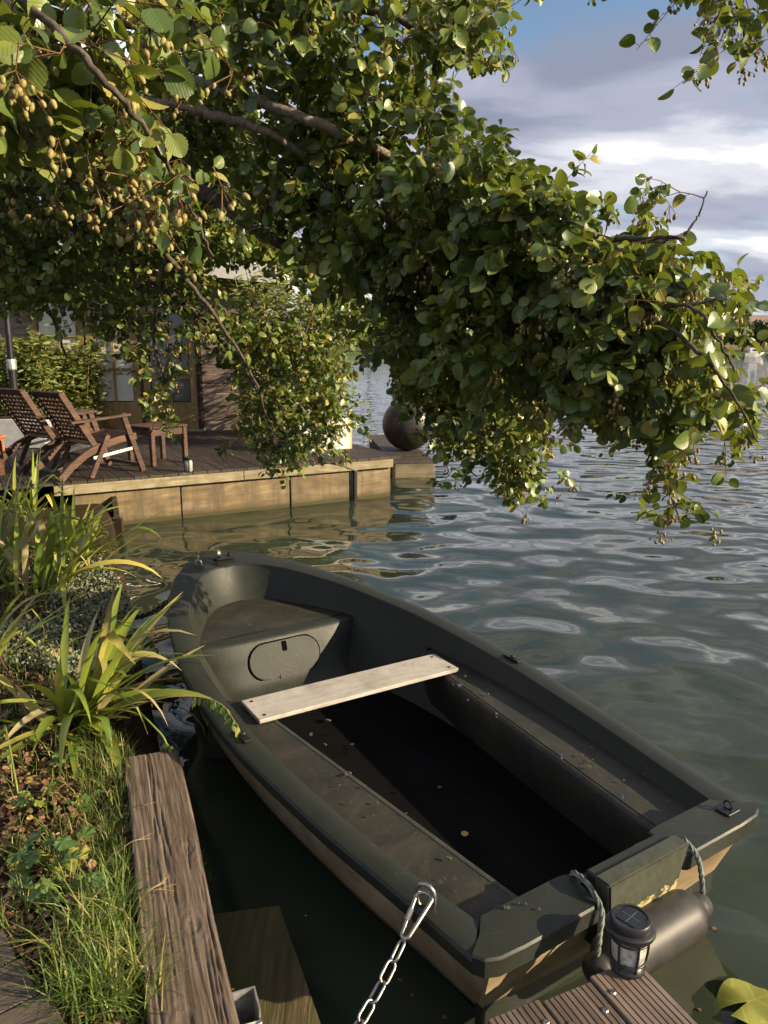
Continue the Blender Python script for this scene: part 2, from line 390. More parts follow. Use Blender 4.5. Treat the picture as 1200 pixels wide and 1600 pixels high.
def autosmooth(o, ang=40):
    me = o.data; me.shade_smooth(); bm = bmesh.new(); bm.from_mesh(me)
    bmesh.ops.recalc_face_normals(bm, faces=bm.faces[:])
    for e in bm.edges:
        if len(e.link_faces) == 2 and e.calc_face_angle(0) > R(ang): e.smooth = False
    bm.to_mesh(me); bm.free(); return o
def empty(name, loc=(0, 0, 0), rz=0.0, label=None, cat=None, group=None):
    o = bpy.data.objects.new(name, None); col.objects.link(o); o.location = loc; o.rotation_euler = (0, 0, rz); o.empty_display_size = .1
    return tag(o, label, cat, group)
def tag(o, label=None, cat=None, group=None, kind=None):
    if label: o['label'] = label
    if cat: o['category'] = cat
    if group: o['group'] = group
    if kind: o['kind'] = kind
    return o
def np_mesh(name, V, F, mat, parent=None, UV=None, smooth=True):
    """V (n,3), F (m,3|4) int, UV per vertex (n,2)"""
    me = bpy.data.meshes.new(name); n, k = len(V), F.shape[1]; m = len(F)
    me.vertices.add(n); me.vertices.foreach_set('co', np.asarray(V, np.float32).ravel())
    me.loops.add(m * k); me.loops.foreach_set('vertex_index', np.asarray(F, np.int32).ravel())
    me.polygons.add(m); me.polygons.foreach_set('loop_start', np.arange(0, m * k, k, dtype=np.int32))
    if smooth: me.polygons.foreach_set('use_smooth', np.ones(m, bool))
    if UV is not None:
        u = me.uv_layers.new(name='UVMap'); u.data.foreach_set('uv', np.asarray(UV, np.float32)[F.ravel()].ravel())
    me.update(calc_edges=True); me.validate()
    return link(name, me, mat, parent)
def dup(o, parent=None):
    c = o.copy(); col.objects.link(c)
    if parent is not None: c.parent = parent
    return c

def leaf_low(bend=.19, cup=.18, wf=1.0, tip=.96):
    mid = [(0, 0), (.25, -.0625 * bend), (.5, -.25 * bend), (.75, -.56 * bend), (tip, -.92 * bend)]
    ed = [(.22, .27 * wf), (.48, .42 * wf), (.74, .41 * wf), (.95, .22 * wf)]
    V = [(0, v, z) for v, z in mid]; F = []
    for sg in (-1, 1):
        o = len(V)
        for v, w in ed: V.append((sg * w, v, cup * w - bend * v * v))
        q = [(0, 1, o, o), (1, 2, o + 1, o), (2, 3, o + 2, o + 1), (3, 4, o + 3, o + 2)]
        for a, b, c, d in q:
            tr = [(a, b, c)] if c == d else [(a, b, c), (a, c, d)]
            F += tr if sg > 0 else [t[::-1] for t in tr]
    V = np.array(V, float); F = np.array([t for t in F])[:, ::-1] * 1
    UV = np.stack([V[:, 0] + .5, V[:, 1]], 1); return V, F, UV
def leaf_high(seed, notch=.04):
    r = random.Random(seed); nv, nu = 15, 9; V = []; UV = []; F = []
    bend = r.uniform(.05, .35); fold = r.uniform(.05, .28); tw = r.uniform(-.2, .2)
    for i in range(nv):
        v = i / (nv - 1)
        w = .46 * (math.sin(math.pi * min(1, v * .96 + .02) ** .82) ** .62) * (1.0 if v < .97 else .75)
        if i == 0: w = .012
        for j in range(nu):
            u = j / (nu - 1) * 2 - 1; au = abs(u)
            ser = 1 + (.045 * (1 if i % 2 else -1) if au == 1 and 0 < i < nv - 1 else 0)
            y = v * (1 - notch * (1 - au) * (v > .9)) + .05 * au * (v < .9) * math.sin(math.pi * v)
            z = fold * au * w - bend * v * v + .007 * math.sin((v - au * .4) * 2 * math.pi * 7) * (au > .1) + tw * u * v * .15 + r.uniform(-.006, .006)
            V.append((u * w * ser, y, z)); UV.append((u * w + .5, v))
    for i in range(nv - 1):
        for j in range(nu - 1): a = i * nu + j; F.append((a, a + 1, a + nu + 1, a + nu))
    return np.array(V), np.array(F), np.array(UV)
def frames(dirs, nrm):
    """rows -> columns X,Y,Z per item, Y along dirs, Z near nrm"""
    Y = dirs / np.linalg.norm(dirs, axis=1, keepdims=True)
    X = np.cross(Y, nrm); X /= np.linalg.norm(X, axis=1, keepdims=True) + 1e-9
    Zv = np.cross(X, Y); return np.stack([X, Y, Zv], 2)
def scatter(tmpl, P, M, S, SX=None):
    V, F, UV = tmpl; n = len(P)
    T = V[None] * S[:, None, None]
    if SX is not None: T = T * np.stack([SX, np.ones(n), np.ones(n)], 1)[:, None, :]
    W = np.einsum('nij,nkj->nki', M, T) + P[:, None]
    FF = F[None] + (np.arange(n) * len(V))[:, None, None]
    return W.reshape(-1, 3), FF.reshape(-1, F.shape[1]), np.tile(UV, (n, 1))
LOW = leaf_low()
def unit(n):
    v = rng.normal(size=(n, 3)); return v / np.linalg.norm(v, axis=1, keepdims=True)
SUNV = np.array(SUN)

# ------------------------------------------------------------------ water, bank, far shore
def bank_x(y): return -.333 - .39 * (y - 1.456)
def hsh(x, y):
    return (math.sin(x * 3.1 + y * 1.7) + math.sin(x * 1.3 - y * 2.9 + 1) + math.sin(x * 7.3 + y * 5.1 + 2) * .5) / 2.5
def build_setting():
    m = MB(); m.add([(-400, -60, 0), (400, -60, 0), (400, 900, 0), (-400, 900, 0)], [(0, 1, 2, 3)])
    tag(m.build('lake_water', 'water'), kind='structure')
    ys = [-4, -2, -1] + [i * .12 for i in range(0, 60)] + [7.4, 8, 9, 10.5, 12.5, 15, 20, 30, 60, 140]
    offs = [0.0, .0, .05] + [.05 + .12 * i for i in range(1, 22)] + [3.2, 4, 6, 10, 25, 80]
    rows = []
    for y in ys:
        r = []
        for k, o in enumerate(offs):
            x = bank_x(y) - .03 - o; z = .235 + .035 * hsh(x * 2, y * 2) + .02 * hsh(x * 9, y * 8) + (.03 if o > 2 else 0)
            if k == 0: z = -.5
            if k == 1: z = .17 if y > 2.6 else .1
            r.append((x, y, z))
        rows.append(r)
    tag(m2 := MB().grid(rows).build('ground', 'soil', smooth=True), kind='structure')
    m2.data.flip_normals()
    rows = [[(x, y, z) for x in range(-250, 260, 25)] for y, z in ((139, -1), (140, .35), (144, .7), (200, 1.6), (420, 2.5))]
    tag(MB().grid(rows).build('far_shore', 'far_grass', smooth=True), kind='structure')
build_setting()

def far_tree(x, y, h, w, label, seed):
    r = np.random.default_rng(seed)
    t = empty('shore_tree', (x, y, .4), 0, label, 'tree', 'trees along the far shore')
    MB().tube([(0, 0, 0), (.1, 0, h * .3), (0, .1, h * .6)], [.22, .17, .08], 7).build('trunk', 'bark', t)
    n = 1500; lobes = r.normal(size=(14, 3)) * [w * .28, w * .28, h * .17] + [0, 0, h * .56]
    c = lobes[r.integers(0, 14, n)]; d = r.normal(size=(n, 3)); d /= np.linalg.norm(d, axis=1, keepdims=True)
    P = c + d * (r.uniform(.5, 1, (n, 1)) * [w * .24, w * .24, h * .16]); P[:, 2] = np.maximum(P[:, 2], .5)
    M = frames(r.normal(size=(n, 3)), d + r.normal(size=(n, 3)) * .5 + [0, 0, .3])
    V, F, UV = scatter(LOW, P - np.array([0, 0, 0]), M, r.uniform(.35, .75, n))
    o = np_mesh('crown', V, F, 'far_leaf', t, UV)
far_list = [(56, 146, 7.2, 5, 'dark full tree on the far shore, next to the lamp post row'), (61.5, 145, 8.2, 6, 'tallest dark tree on the far shore below the brown roof'),
            (67, 147, 6.5, 5.5, 'mid green tree on the far shore left of the right edge'), (73, 146, 7.3, 6, 'rounded tree at the right edge of the far shore'),
            (50, 146, 6.2, 5, 'low tree on the far shore glimpsed behind the alder leaves'), (43, 147, 7.5, 6, 'far shore tree hidden mostly behind the alder, left of the low tree'),
            (4, 146, 5.5, 7, 'broad bushy far shore tree in the gap above the dark ball'), (-3, 147, 4.6, 6, 'small far shore tree left of the gap above the dark ball'), (12, 147, 6, 6, 'far shore tree behind the hanging alder leaves right of the dark ball')]
for i, (x, y, h, w, lab) in enumerate(far_list): far_tree(x, y, h, w, lab, 50 + i)

def far_building():
    b = empty('long_building', (72, 175, 1), 0, 'long brown building with low pitched roof on the far shore', 'building')
    m = MB().box((0, 0, 2.4), (50, 12, 4.8)); m.build('wall', 'building_brick', b)
    rf = MB().add([(-26, -7, 4.8), (26, -7, 4.8), (26, 7, 4.8), (-26, 7, 4.8), (-24, 0, 7.4), (24, 0, 7.4)], [(0, 1, 5, 4), (1, 2, 5), (2, 3, 4, 5), (3, 0, 4), (0, 3, 2, 1)])
    rf.build('roof', 'far_roof', b)
    base = None
    for i in range(14):
        w = MB().box((0, 0, 0), (1.6, .12, 1.5)).build('window', 'window_dark', b) if base is None else dup(base, b)
        base = base or w; w.location = (-23 + i * 3.5, -6.05, 2.7)
    p = empty('lamp_post', (70.2, 143, .5), 0, 'thin pale lamp post on the far shore by the water', 'lamp post')
    MB().tube([(0, 0, 0), (0, 0, 5)], [.08, .05], 8).build('pole', 'far_hull', p); MB().box((0, 0, 5.05), (.35, .35, .22), None, .05).build('lamp_head', 'dark_metal', p)
    for k, (x, y, l) in enumerate(((64.5, 137, 3.6), (67.8, 136.5, 2.6))):
        bo = empty('moored_boat', (x, y, 0), .1 * k, ('white cabin boat moored at the far shore', 'small white dinghy moored right of the far cabin boat')[k], 'boat', 'boats moored at the far shore')
        m = MB(); hb = .55
        ro = [[(-l / 2, -hb, .55), (-l / 2, 0, .5), (-l / 2, hb, .55)], [(0, -hb, .55), (0, 0, .5), (0, hb, .55)], [(l * .3, -hb * .7, .6), (l * .3, 0, .55), (l * .3, hb * .7, .6)], [(l / 2, -.02, .7), (l / 2, 0, .7), (l / 2, .02, .7)]]
        m.grid(ro); m.grid([[(a[0] * .93, a[1] * .75, -.1) if j != 1 else (a[0] * .93, 0, -.2) for j, a in enumerate(r_)] for r_ in ro])
        for sgn in (0, 2): m.grid([[r_[sgn], (r_[sgn][0] * .93, r_[sgn][1] * .75, -.1)] for r_ in ro])
        m.build('hull', 'far_hull', bo)
        if k == 0: MB().box((-.2, 0, .95), (1.5, .85, .8), None, .1).build('cabin', 'far_hull', bo); MB().box((.0, -.44, 1.05), (.8, .03, .3)).build('window', 'window_dark', bo)
far_building()

# ------------------------------------------------------------------ terrace over the water, with house
E_ = Vector((.873, .4875, 0)); E_.normalize(); NB_ = Vector((-E_.y, E_.x, 0)); T0 = Vector((-2.698, 7.703, 0)); DZ = .5; TROT = math.atan2(E_.y, E_.x)
def T(a, b, z=0): return T0 + E_ * a + NB_ * b + Vector((0, 0, z))
def profile_plank(w, length, th, grooves, depth, gw, bev=.004):
    """plank along +Y from 0, width along X, top at z=0, real grooves"""
    pr = [(-w / 2, -bev), (-w / 2 + bev, 0)]
    for k in range(grooves):
        cx = -w / 2 + w * (k + 1) / (grooves + 1); pr += [(cx - gw / 2, 0), (cx - gw / 2 + .001, -depth), (cx + gw / 2 - .001, -depth), (cx + gw / 2, 0)]
    pr += [(w / 2 - bev, 0), (w / 2, -bev), (w / 2, -th), (-w / 2, -th)]
    n = len(pr); vs = [(x, 0, z) for x, z in pr] + [(x, length, z) for x, z in pr]
    fs = [(i, (i + 1) % n, n + (i + 1) % n, n + i) for i in range(n)] + [tuple(range(n - 1, -1, -1)), tuple(range(n, 2 * n))]
    me = bpy.data.meshes.new('plank'); me.from_pydata(vs, [], fs); me.update()
    bm = bmesh.new(); bm.from_mesh(me); bmesh.ops.recalc_face_normals(bm, faces=bm.faces[:]); bm.to_mesh(me); bm.free()
    return me
def build_terrace():
    t = empty('terrace_deck', (T0.x, T0.y, 0), TROT, 'brown plank terrace above the water with pale edge board and tan side panels', 'terrace')
    me = profile_plank(.142, 6.4, .03, 4, .004, .008, .004); me.materials.append(MATS['deck_wood'])
    a = -2.4; k = 0
    while a < 3.16:
        o = link('plank', me, None, t); o.location = (a + .07, -.07 + random.uniform(-.004, .004), DZ + random.uniform(-.002, .002)); a += .150; k += 1
    for a0, a1 in ((-.62, 1.3), (1.304, 3.18)):
        MB().box(((a0 + a1) / 2, -.045, DZ - .033 - .05), (a1 - a0, .05, .1), None, .004).build('edge_board', 'pale_board', t)
    xs = [-.45, .62, 1.86, 2.66, 3.18]
    for i in range(4):
        MB().box(((xs[i] + xs[i + 1]) / 2, .0 + .008 * (i % 2), .13), (xs[i + 1] - xs[i] - .018, .04, .52), None, .003).build('side_panel', 'quay_panel', t)
    MB().box((3.16, 1.6, .15), (.04, 3.1, .5)).build('side_panel', 'quay_panel', t)
    for x in xs[1:4]: MB().beam((x, .012, -.4), (x, .012, .4), .05, .03, (0, 1, 0)).build('joint_post', 'dark_metal', t)
    MB().beam((2.67, -.05, -.5), (2.67, -.05, .46), .035, .035, (0, 1, 0)).build('mooring_post', 'dark_metal', t)
build_terrace()

def build_retaining():
    p0 = at_z(185, 840, .0); d = Vector((-.36, .93, 0)).normalized(); q = p0 + d * 1.5
    t = empty('retaining_board', (p0.x, p0.y, 0), 0, 'dark brown retaining board running from the terrace corner to the bank', 'board')
    p0 = Vector((0, 0, 0)); q = d * 1.7; s = Vector((d.y, -d.x, 0)) * .025
    zt0, zt1 = .24, .52; m = MB()
    vs = []
    for off in (-s, s): vs += [p0 + off + Vector((0, 0, -.4)), p0 + off + Vector((0, 0, .20)), p0 + d * .08 + off + Vector((0, 0, .25)), q + off + Vector((0, 0, .46)), q + off + Vector((0, 0, -.4))]
    m.add(vs, [(0, 1, 2, 3, 4), (9, 8, 7, 6, 5)] + [(i, i + 5, (i + 1) % 5 + 5, (i + 1) % 5) for i in range(5)])
    m.build('board', 'brown_board', t)
    MB().box((.02, -.03, -.05), (.09, .05, .5), None, .006).build('end_post', 'brown_board', t)
build_retaining()

def build_house():
    HX1, HX0, HY = -2.1, -8.2, 12.1
    h = empty('cabin', (HX1, HY, DZ), 0, 'weathered plank cabin with glazed wooden doors at the back of the terrace', 'cabin')
    L = HX1 - HX0
    def roofz(x): return 2.30 + (-x) * .10
    m = MB().add([(-L, .05, 0), (0, .05, 0), (0, .05, roofz(0)), (-L, .05, roofz(-L)), (-L, 2.2, 0), (0, 2.2, 0), (0, 2.2, roofz(0)), (-L, 2.2, roofz(-L))], [(0, 1, 2, 3), (1, 5, 6, 2), (5, 4, 7, 6), (4, 0, 3, 7)])
    m.build('wall', 'siding', h)
    # overlapping boards right of the door and on the end wall, each one its own
    z = 0
    for k in range(16):
        ln = .74
        if z + .145 > 2.32: break
        MB().box((-ln / 2 + .01, .03 - .006 * (k % 2), z + .0725), (ln, .03, .139), Matrix.Rotation(R(6), 3, 'X'), .004).build('siding_board', 'siding', h)
        MB().box((.012, 1.1, z + .0725), (.03, 2.16, .139), None, .004).build('siding_board', 'siding', h)
        MB().box((-5.1, .03, z + .0725), (1.9, .03, .139), None, .004).build('siding_board', 'siding', h)
        z += .145
    # glazed door
    def door(x0, x1, zt, mat, pane, cols, rows, lab):
        d = MB(); w = x1 - x0
        d.box((x0 + .05, -.01, zt / 2), (.1, .05, zt)); d.box((x1 - .05, -.01, zt / 2), (.1, .05, zt))
        d.box(((x0 + x1) / 2, -.01, zt - .05), (w - .2, .048, .1)); d.box(((x0 + x1) / 2, -.01, .22), (w - .2, .048, .44))
        o = d.build('door', mat, h)
        gw = (w - .2) / cols; gh = (zt - .54) / rows
        for c in range(cols):
            for r_ in range(rows):
                MB().box((x0 + .1 + gw * (c + .5), .005, .44 + gh * (r_ + .5)), (gw - .035, .012, gh - .035)).build('pane', pane, o)
        for c in range(1, cols): MB().box((x0 + .1 + gw * c, -.008, .44 + gh * rows / 2), (.032, .04, gh * rows)).build('glazing_bar', mat, o)
        for r_ in range(1, rows): MB().box(((x0 + x1) / 2, -.011, .44 + gh * r_), (w - .2, .04, .032)).build('glazing_bar', mat, o)
        MB().tube([(x0 + .06, -.04, 1.0), (x0 + .06, -.09, 1.0), (x0 + .16, -.09, 1.0)], .012, 6).build('handle', 'steel', o)
    door(-1.62, -.80, 2.05, 'frame_wood', 'pane_glass', 2, 4, '')
    door(-2.46, -1.68, 2.05, 'frame_wood', 'curtain', 2, 3, '')
    door(-3.3, -2.5, 2.05, 'frame_wood', 'curtain', 2, 3, '')
    MB().beam((-.77, -.0, 0), (-.77, -.0, 2.15), .06, .1, (0, 1, 0)).build('door_post', 'brown_board', h)
    MB().box((-2.05, -.0, 2.14), (2.5, .08, .12)).build('lintel', 'brown_board', h)
    MB().box((-1.9, -.12, .012), (2.4, .25, .02)).build('threshold', 'pale_board', h)
    rf = MB(); xs = (-L - .3, .55)
    vs = [(x, y, roofz(x) + dz) for dz in (.03, .12) for x in xs for y in (-.55, 2.5)]
    rf.add(vs, [(0, 1, 3, 2), (4, 6, 7, 5), (0, 4, 5, 1), (2, 3, 7, 6), (1, 5, 7, 3), (0, 2, 6, 4)]); r_ = rf.build('roof', 'roof_felt', h)
    MB().beam((xs[0], -.575, roofz(xs[0]) + .06), (xs[1], -.575, roofz(xs[1]) + .06), .04, .26).build('fascia_board', 'house_white', r_)
    MB().beam((xs[1] + .02, -.55, roofz(xs[1]) + .06), (xs[1] + .02, 2.5, roofz(xs[1]) + .06), .04, .26).build('fascia_board', 'house_white', r_)
build_house()

def build_pontoon():
    c = at_z(617, 747, 0); q = c + Vector((.56, .07, 0)); d = (q - c); w = d.length; d.normalize(); n = Vector((-.42, .908, 0))
    rz = math.atan2(d.y, d.x)
    t = empty('floating_pontoon', (c.x, c.y, 0), rz, 'low floating pontoon with pale lit front board beyond the terrace', 'pontoon')
    MB().box((w / 2, .02, .085), (w, .04, .21), None, .004).build('front_board', 'pale_board', t)
    MB().box((.018, 1.7, .085), (.036, 3.3, .2), None, .004).build('side_board', 'brown_board', t)
    MB().box((w - .018, 1.7, .085), (.036, 3.3, .2), None, .004).build('side_board', 'brown_board', t)
    me = profile_plank(w + .04, .13, .025, 0, .002, .005); me.materials.append(MATS['deck_wood'])
    for k in range(25): o = link('plank', me, None, t); o.location = (w / 2, .005 + k * .136, .217)
    MB().box((-.02, -.0, .07), (.05, .06, .2), None, .005).build('corner_post', 'brown_board', t)
    b = empty('ball_buoy', (c.x + .22, c.y + 1.3, .217), 0, 'large dark round ball resting on the floating pontoon', 'buoy')
    r = .40; MB().lathe([(max(.015, r * math.sin(math.pi * k / 20)), r - r * math.cos(math.pi * k / 20)) for k in range(21)], 28).build('ball', 'ball_dark', b, True)
    MB().lathe([(.06, 2 * r - .015), (.06, 2 * r + .04), (.03, 2 * r + .06)], 12).build('neck', 'black_rubber', b); MB().tube([(.05 * math.cos(i * .5236), 0, 2 * r + .08 + .05 * math.sin(i * .5236)) for i in range(12)], .012, 6, closed=True).build('ring', 'dark_metal', b)
build_pontoon()

# ------------------------------------------------------------------ terrace furniture
def build_chair(label):
    """lounge chair: x forward, rear foot at origin"""
    c = empty('lounge_chair', (0, 0, DZ), 0, label, 'chair', 'lounge chairs on the terrace')
    W = .56
    leg = [(0, .02), (.12, .13), (.28, .235), (.46, .31), (.66, .355), (.86, .375)]
    for s in (0, W):
        m = MB()
        ro = []
        for i, (x, z) in enumerate(leg):
            a = leg[max(i - 1, 0)]; b = leg[min(i + 1, 5)]; dx, dz = b[0] - a[0], b[1] - a[1]; l = math.hypot(dx, dz); nx, nz = -dz / l * .034, dx / l * .034
            ro.append([(x - nx, s - .018, z - nz), (x + nx, s - .018, z + nz), (x + nx, s + .018, z + nz), (x - nx, s + .018, z - nz), (x - nx, s - .018, z - nz)])
        m.grid(ro); m.add(ro[0][:4], [(0, 1, 2, 3)]); m.add(ro[-1][:4], [(3, 2, 1, 0)]); m.build('curved_leg', 'chair_wood', c)
        sg = -1 if s == 0 else 1; o = s + sg * .042
        MB().beam((.90, o, 0), (.70, o, .62), .032, .06, (1, 0, 0), .004).build('front_leg', 'chair_wood', c)
        MB().beam((.30, o, .0), (.52, o, .42), .03, .05, (1, 0, 0), .004).build('rear_leg', 'chair_wood', c)
        MB().beam((.78, o, .605), (.12, o, .565), .065, .024, (0, 0, 1), .004).build('armrest', 'chair_wood', c)
        MB().beam((.42, s + sg * -.02, .28), (.085, s + sg * -.02, .85), .03, .062, (1, 0, 1), .004).build('back_rail', 'chair_wood', c)
        MB().beam((.34, o, .20), (.80, o, .26), .012, .03, (0, 0, 1)).build('brace', 'galvanised', c)
    for k in range(13):
        u = k / 12; x = .40 + .44 * u; z = .325 + .075 * u
        MB().beam((x, .02, z), (x, W - .02, z), .024, .014).build('seat_slat', 'chair_wood', c)
    a, b = Vector((.375, 0, .355)), Vector((.10, 0, .825)); nrm = (b - a).normalized()
    for k in range(11):
        p = a.lerp(b, (k + .5) / 11); MB().beam((p.x, .035, p.z), (p.x, W - .035, p.z), .022, .010, nrm.cross(Vector((0, 1, 0)))).build('back_slat', 'chair_wood', c)
    for k in range(7):
        y = .06 + (W - .12) * k / 6; MB().beam((a.x + .008, y, a.z + .006), (b.x + .008, y, b.z + .006), .022, .008, (1, 0, .8)).build('back_slat', 'chair_wood', c)
    MB().beam((b.x - .01, .02, b.z + .01), (b.x - .01, W - .02, b.z + .01), .06, .026, nrm.cross(Vector((0, 1, 0))), .004).build('top_rail', 'chair_wood', c)
    MB().beam((.885, 0, .05 + .02), (.885, W, .07), .03, .03).build('stretcher', 'chair_wood', c)
    return c
ch = build_chair('brown wooden slatted lounge chair nearest the terrace edge, beside the low table')
rf_ = at_z(95, 753, DZ); ff_ = at_z(216, 736, DZ); fd = ff_ - rf_; crz = math.atan2(fd.y, fd.x)
ch.location = (rf_.x, rf_.y, DZ); ch.rotation_euler.z = crz
c2 = dup(ch); c2['label'] = 'second wooden lounge chair, half hidden behind the nearest one'
for k in list(ch.children): dup(k, c2)
c2.location = (rf_.x - .60, rf_.y + .50, DZ); c2.rotation_euler.z = crz + .06

def build_table():
    fl, fr, bl = at_z(240, 729, DZ), at_z(290, 722, DZ), at_z(264, 711, DZ)
    d = (fr - fl); rz = math.atan2(d.y, d.x); w = d.length; dp = .42
    t = empty('side_table', (fl.x, fl.y, DZ), rz, 'low square wooden side table between chair and cabin door', 'table')
    for x in (0, w):
        for y in (0, dp): MB().beam((x, y, 0), (x, y, .41), .05, .05, (1, 0, 0), .004).build('leg', 'chair_wood', t)
    for y in (0, dp): MB().beam((.03, y, .365), (w - .03, y, .365), .022, .07).build('apron', 'chair_wood', t)
    for x in (0, w): MB().beam((x, .03, .365), (x, dp - .03, .365), .022, .07).build('apron', 'chair_wood', t)
    for k in range(6): MB().box((w / 2, -.03 + (dp + .06) * (k + .5) / 6, .423), (w + .07, (dp + .06) / 6 - .006, .022), None, .003).build('top_slat', 'chair_wood', t)
    p = at_z(295, 737, DZ)
    j = empty('glass_lantern', (p.x, p.y, DZ), 0, 'small glass jar lantern standing on the terrace edge', 'lantern')
    MB().lathe([(.030, 0), (.042, .01), (.044, .10), (.036, .125)], 14).build('jar', 'jar_glass', j, True)
    MB().lathe([(.040, .125), (.042, .13), (.042, .15), (.03, .158)], 14).build('lid', 'dark_metal', j)
    for k in range(4): a = k * math.pi / 2 + .4; MB().beam((.045 * math.cos(a), .045 * math.sin(a), .005), (.045 * math.cos(a), .045 * math.sin(a), .13), .006, .004, (math.cos(a), math.sin(a), 0)).build('wire', 'dark_metal', j)
build_table()

def build_left_things():
    p = at_z(30, 690, DZ)
    t = empty('parasol_pole', (p.x, p.y, DZ), 0, 'thin black parasol pole rising behind the lounge chairs', 'pole')
    MB().tube([(0, 0, 0), (0, 0, 1.1)], .055, 12).build('lower_tube', 'dark_metal', t); MB().tube([(0, 0, 1.1), (0, 0, 2.9)], .042, 12).build('upper_tube', 'dark_metal', t)
    MB().lathe([(.06, .98), (.066, 1.0), (.066, 1.1), (.06, 1.12)], 12).build('collar', 'galvanised', t)
    MB().lathe([(.25, 0), (.25, .04), (.06, .07)], 16).build('base', 'dark_metal', t)
    p = at_z(60, 700, DZ)
    b = empty('grey_planter_box', (p.x - .35, p.y + .1, DZ), .1, 'pale grey planter box behind the chairs', 'planter')
    MB().box((0, 0, .19), (.9, .34, .38), None, .01).build('box', 'grey_planter', b); MB().box((0, 0, .385), (.84, .28, .02)).build('soil', 'soil', b)
    p = at_z(18, 702, DZ)
    b = empty('terracotta_trough', (p.x - .2, p.y - .5, DZ), .1, 'orange terracotta trough at the left edge below the pole', 'planter')
    MB().box((0, 0, .1), (.62, .24, .2), None, .02).build('trough', 'terracotta', b); MB().box((0, 0, .21), (.66, .28, .035), None, .01).build('rim', 'terracotta', b)
    p = at_z(2, 775, .28)
    b = empty('wooden_post', (p.x, p.y, .25), 0, 'orange brown wooden post cut off by the left edge of the picture', 'post')
    MB().beam((0, 0, -.3), (0, 0, .60), .09, .09, (1, 0, 0), .006).build('shaft', 'chair_wood', b); MB().lathe([(.05, .6), (.03, .63)], 8).build('cap', 'chair_wood', b)
    p = at_z(535, 700, DZ)
    b = empty('white_planter', (p.x, p.y, DZ), TROT, 'white planter box at the far right corner of the terrace', 'planter')
    MB().box((-.32, 0, .2), (.72, .3, .4), None, .01).build('box', 'house_white', b); MB().beam((.06, -.1, 0), (.06, -.1, .5), .04, .04, (1, 0, 0)).build('corner_post', 'yellow_post', b)
    MB().box((-.32, 0, .405), (.66, .24, .02)).build('soil', 'soil', b)
    # agave
    p = at_z(62, 770, .3)
    a = empty('agave', (p.x, p.y, .3), 0, 'blue grey agave with broad pointed leaves at the terrace corner', 'plant')
    r = random.Random(3)
    for k in range(13):
        an = k * 2.4; l = r.uniform(.4, .62); up = r.uniform(.45, 1.1); ro = []
        for i in range(9):
            v = i / 8; d = Vector((math.cos(an), math.sin(an), 0)); sd_ = Vector((-d.y, d.x, 0)); pos = d * (l * v * math.cos(up)) + Vector((0, 0, l * v * math.sin(up) - .22 * v * v * l))
            w = .065 * (math.sin(math.pi * min(1, v * .72 + .25))) * (1 - v ** 6) + .002
            ro.append([pos - sd_ * w + Vector((0, 0, .4 * w)), pos - Vector((0, 0, .1 * w)), pos + sd_ * w + Vector((0, 0, .4 * w))])
        MB().grid(ro).build('leaf', 'agave_leaf', a, True)
build_left_things()

def bamboo(loc, h, spread, n_st, n_leaf, label, seed, name='bamboo_shrub', cat='shrub', mat='bamboo_leaf', lsize=(.07, .14)):
    r = np.random.default_rng(seed)
    t = empty(name, loc, 0, label, cat, 'shrubs around the terrace'); P = []; D = []
    m = MB()
    for k in range(n_st):
        a = r.uniform(0, 6.28); o = np.array([math.cos(a), math.sin(a), 0]) * spread * r.uniform(.1, .6); top = o * r.uniform(1.2, 2.0) + [0, 0, h * r.uniform(.7, 1)]
        pts = [tuple(o * .5 + (top - o * .5) * u + np.array([0, 0, 0])) for u in (0, .33, .66, 1)]; m.tube(pts, [.011, .009, .007, .003], 5, False)
        for _ in range(n_leaf // n_st):
            u = r.uniform(.1, 1); b = o * .5 + (top - o * .5) * u; rad = spread * .38 * (1.15 - u * .6)
            d = r.normal(size=3); d[2] = abs(d[2]) * .3 - .35; P.append(b + r.normal(size=3) * rad * [.6, .6, .45]); D.append(d)
    m.build('stems', 'dry_stem', t)
    P = np.array(P); D = np.array(D); P[:, 2] = np.maximum(P[:, 2], .05); n = len(P)
    V, F, UV = scatter(LOW, P, frames(D, unit(n) * .8 + SUNV * .5 + [0, 0, .5]), rng.uniform(*lsize, n), np.full(n, .34))
    np_mesh('foliage', V, F, mat, t, UV)['kind'] = 'stuff'
pr = at_z(520, 700, DZ)
bamboo((pr.x - .25, pr.y + .15, DZ + .4), 1.75, .62, 18, 3600, 'bright yellow green bamboo in the white planter at the terrace end', 5)
bamboo((pr.x - 1.0, pr.y + 1.5, DZ), 2.3, .8, 18, 4200, 'tall sunlit bamboo beside the cabin wall', 6)
for i, (x, y, h) in enumerate(((20, 690, 1.6), (75, 692, 1.5), (120, 690, 1.4))):
    p = at_z(x, y, DZ); bamboo((p.x - .4, p.y + 1.1, DZ), h, .75, 12, 2600, ('dark olive bamboo clump at the left edge behind the black pole', 'olive bamboo clump behind the backs of the lounge chairs', 'olive bamboo clump next to the left end of the cabin')[i], 20 + i)

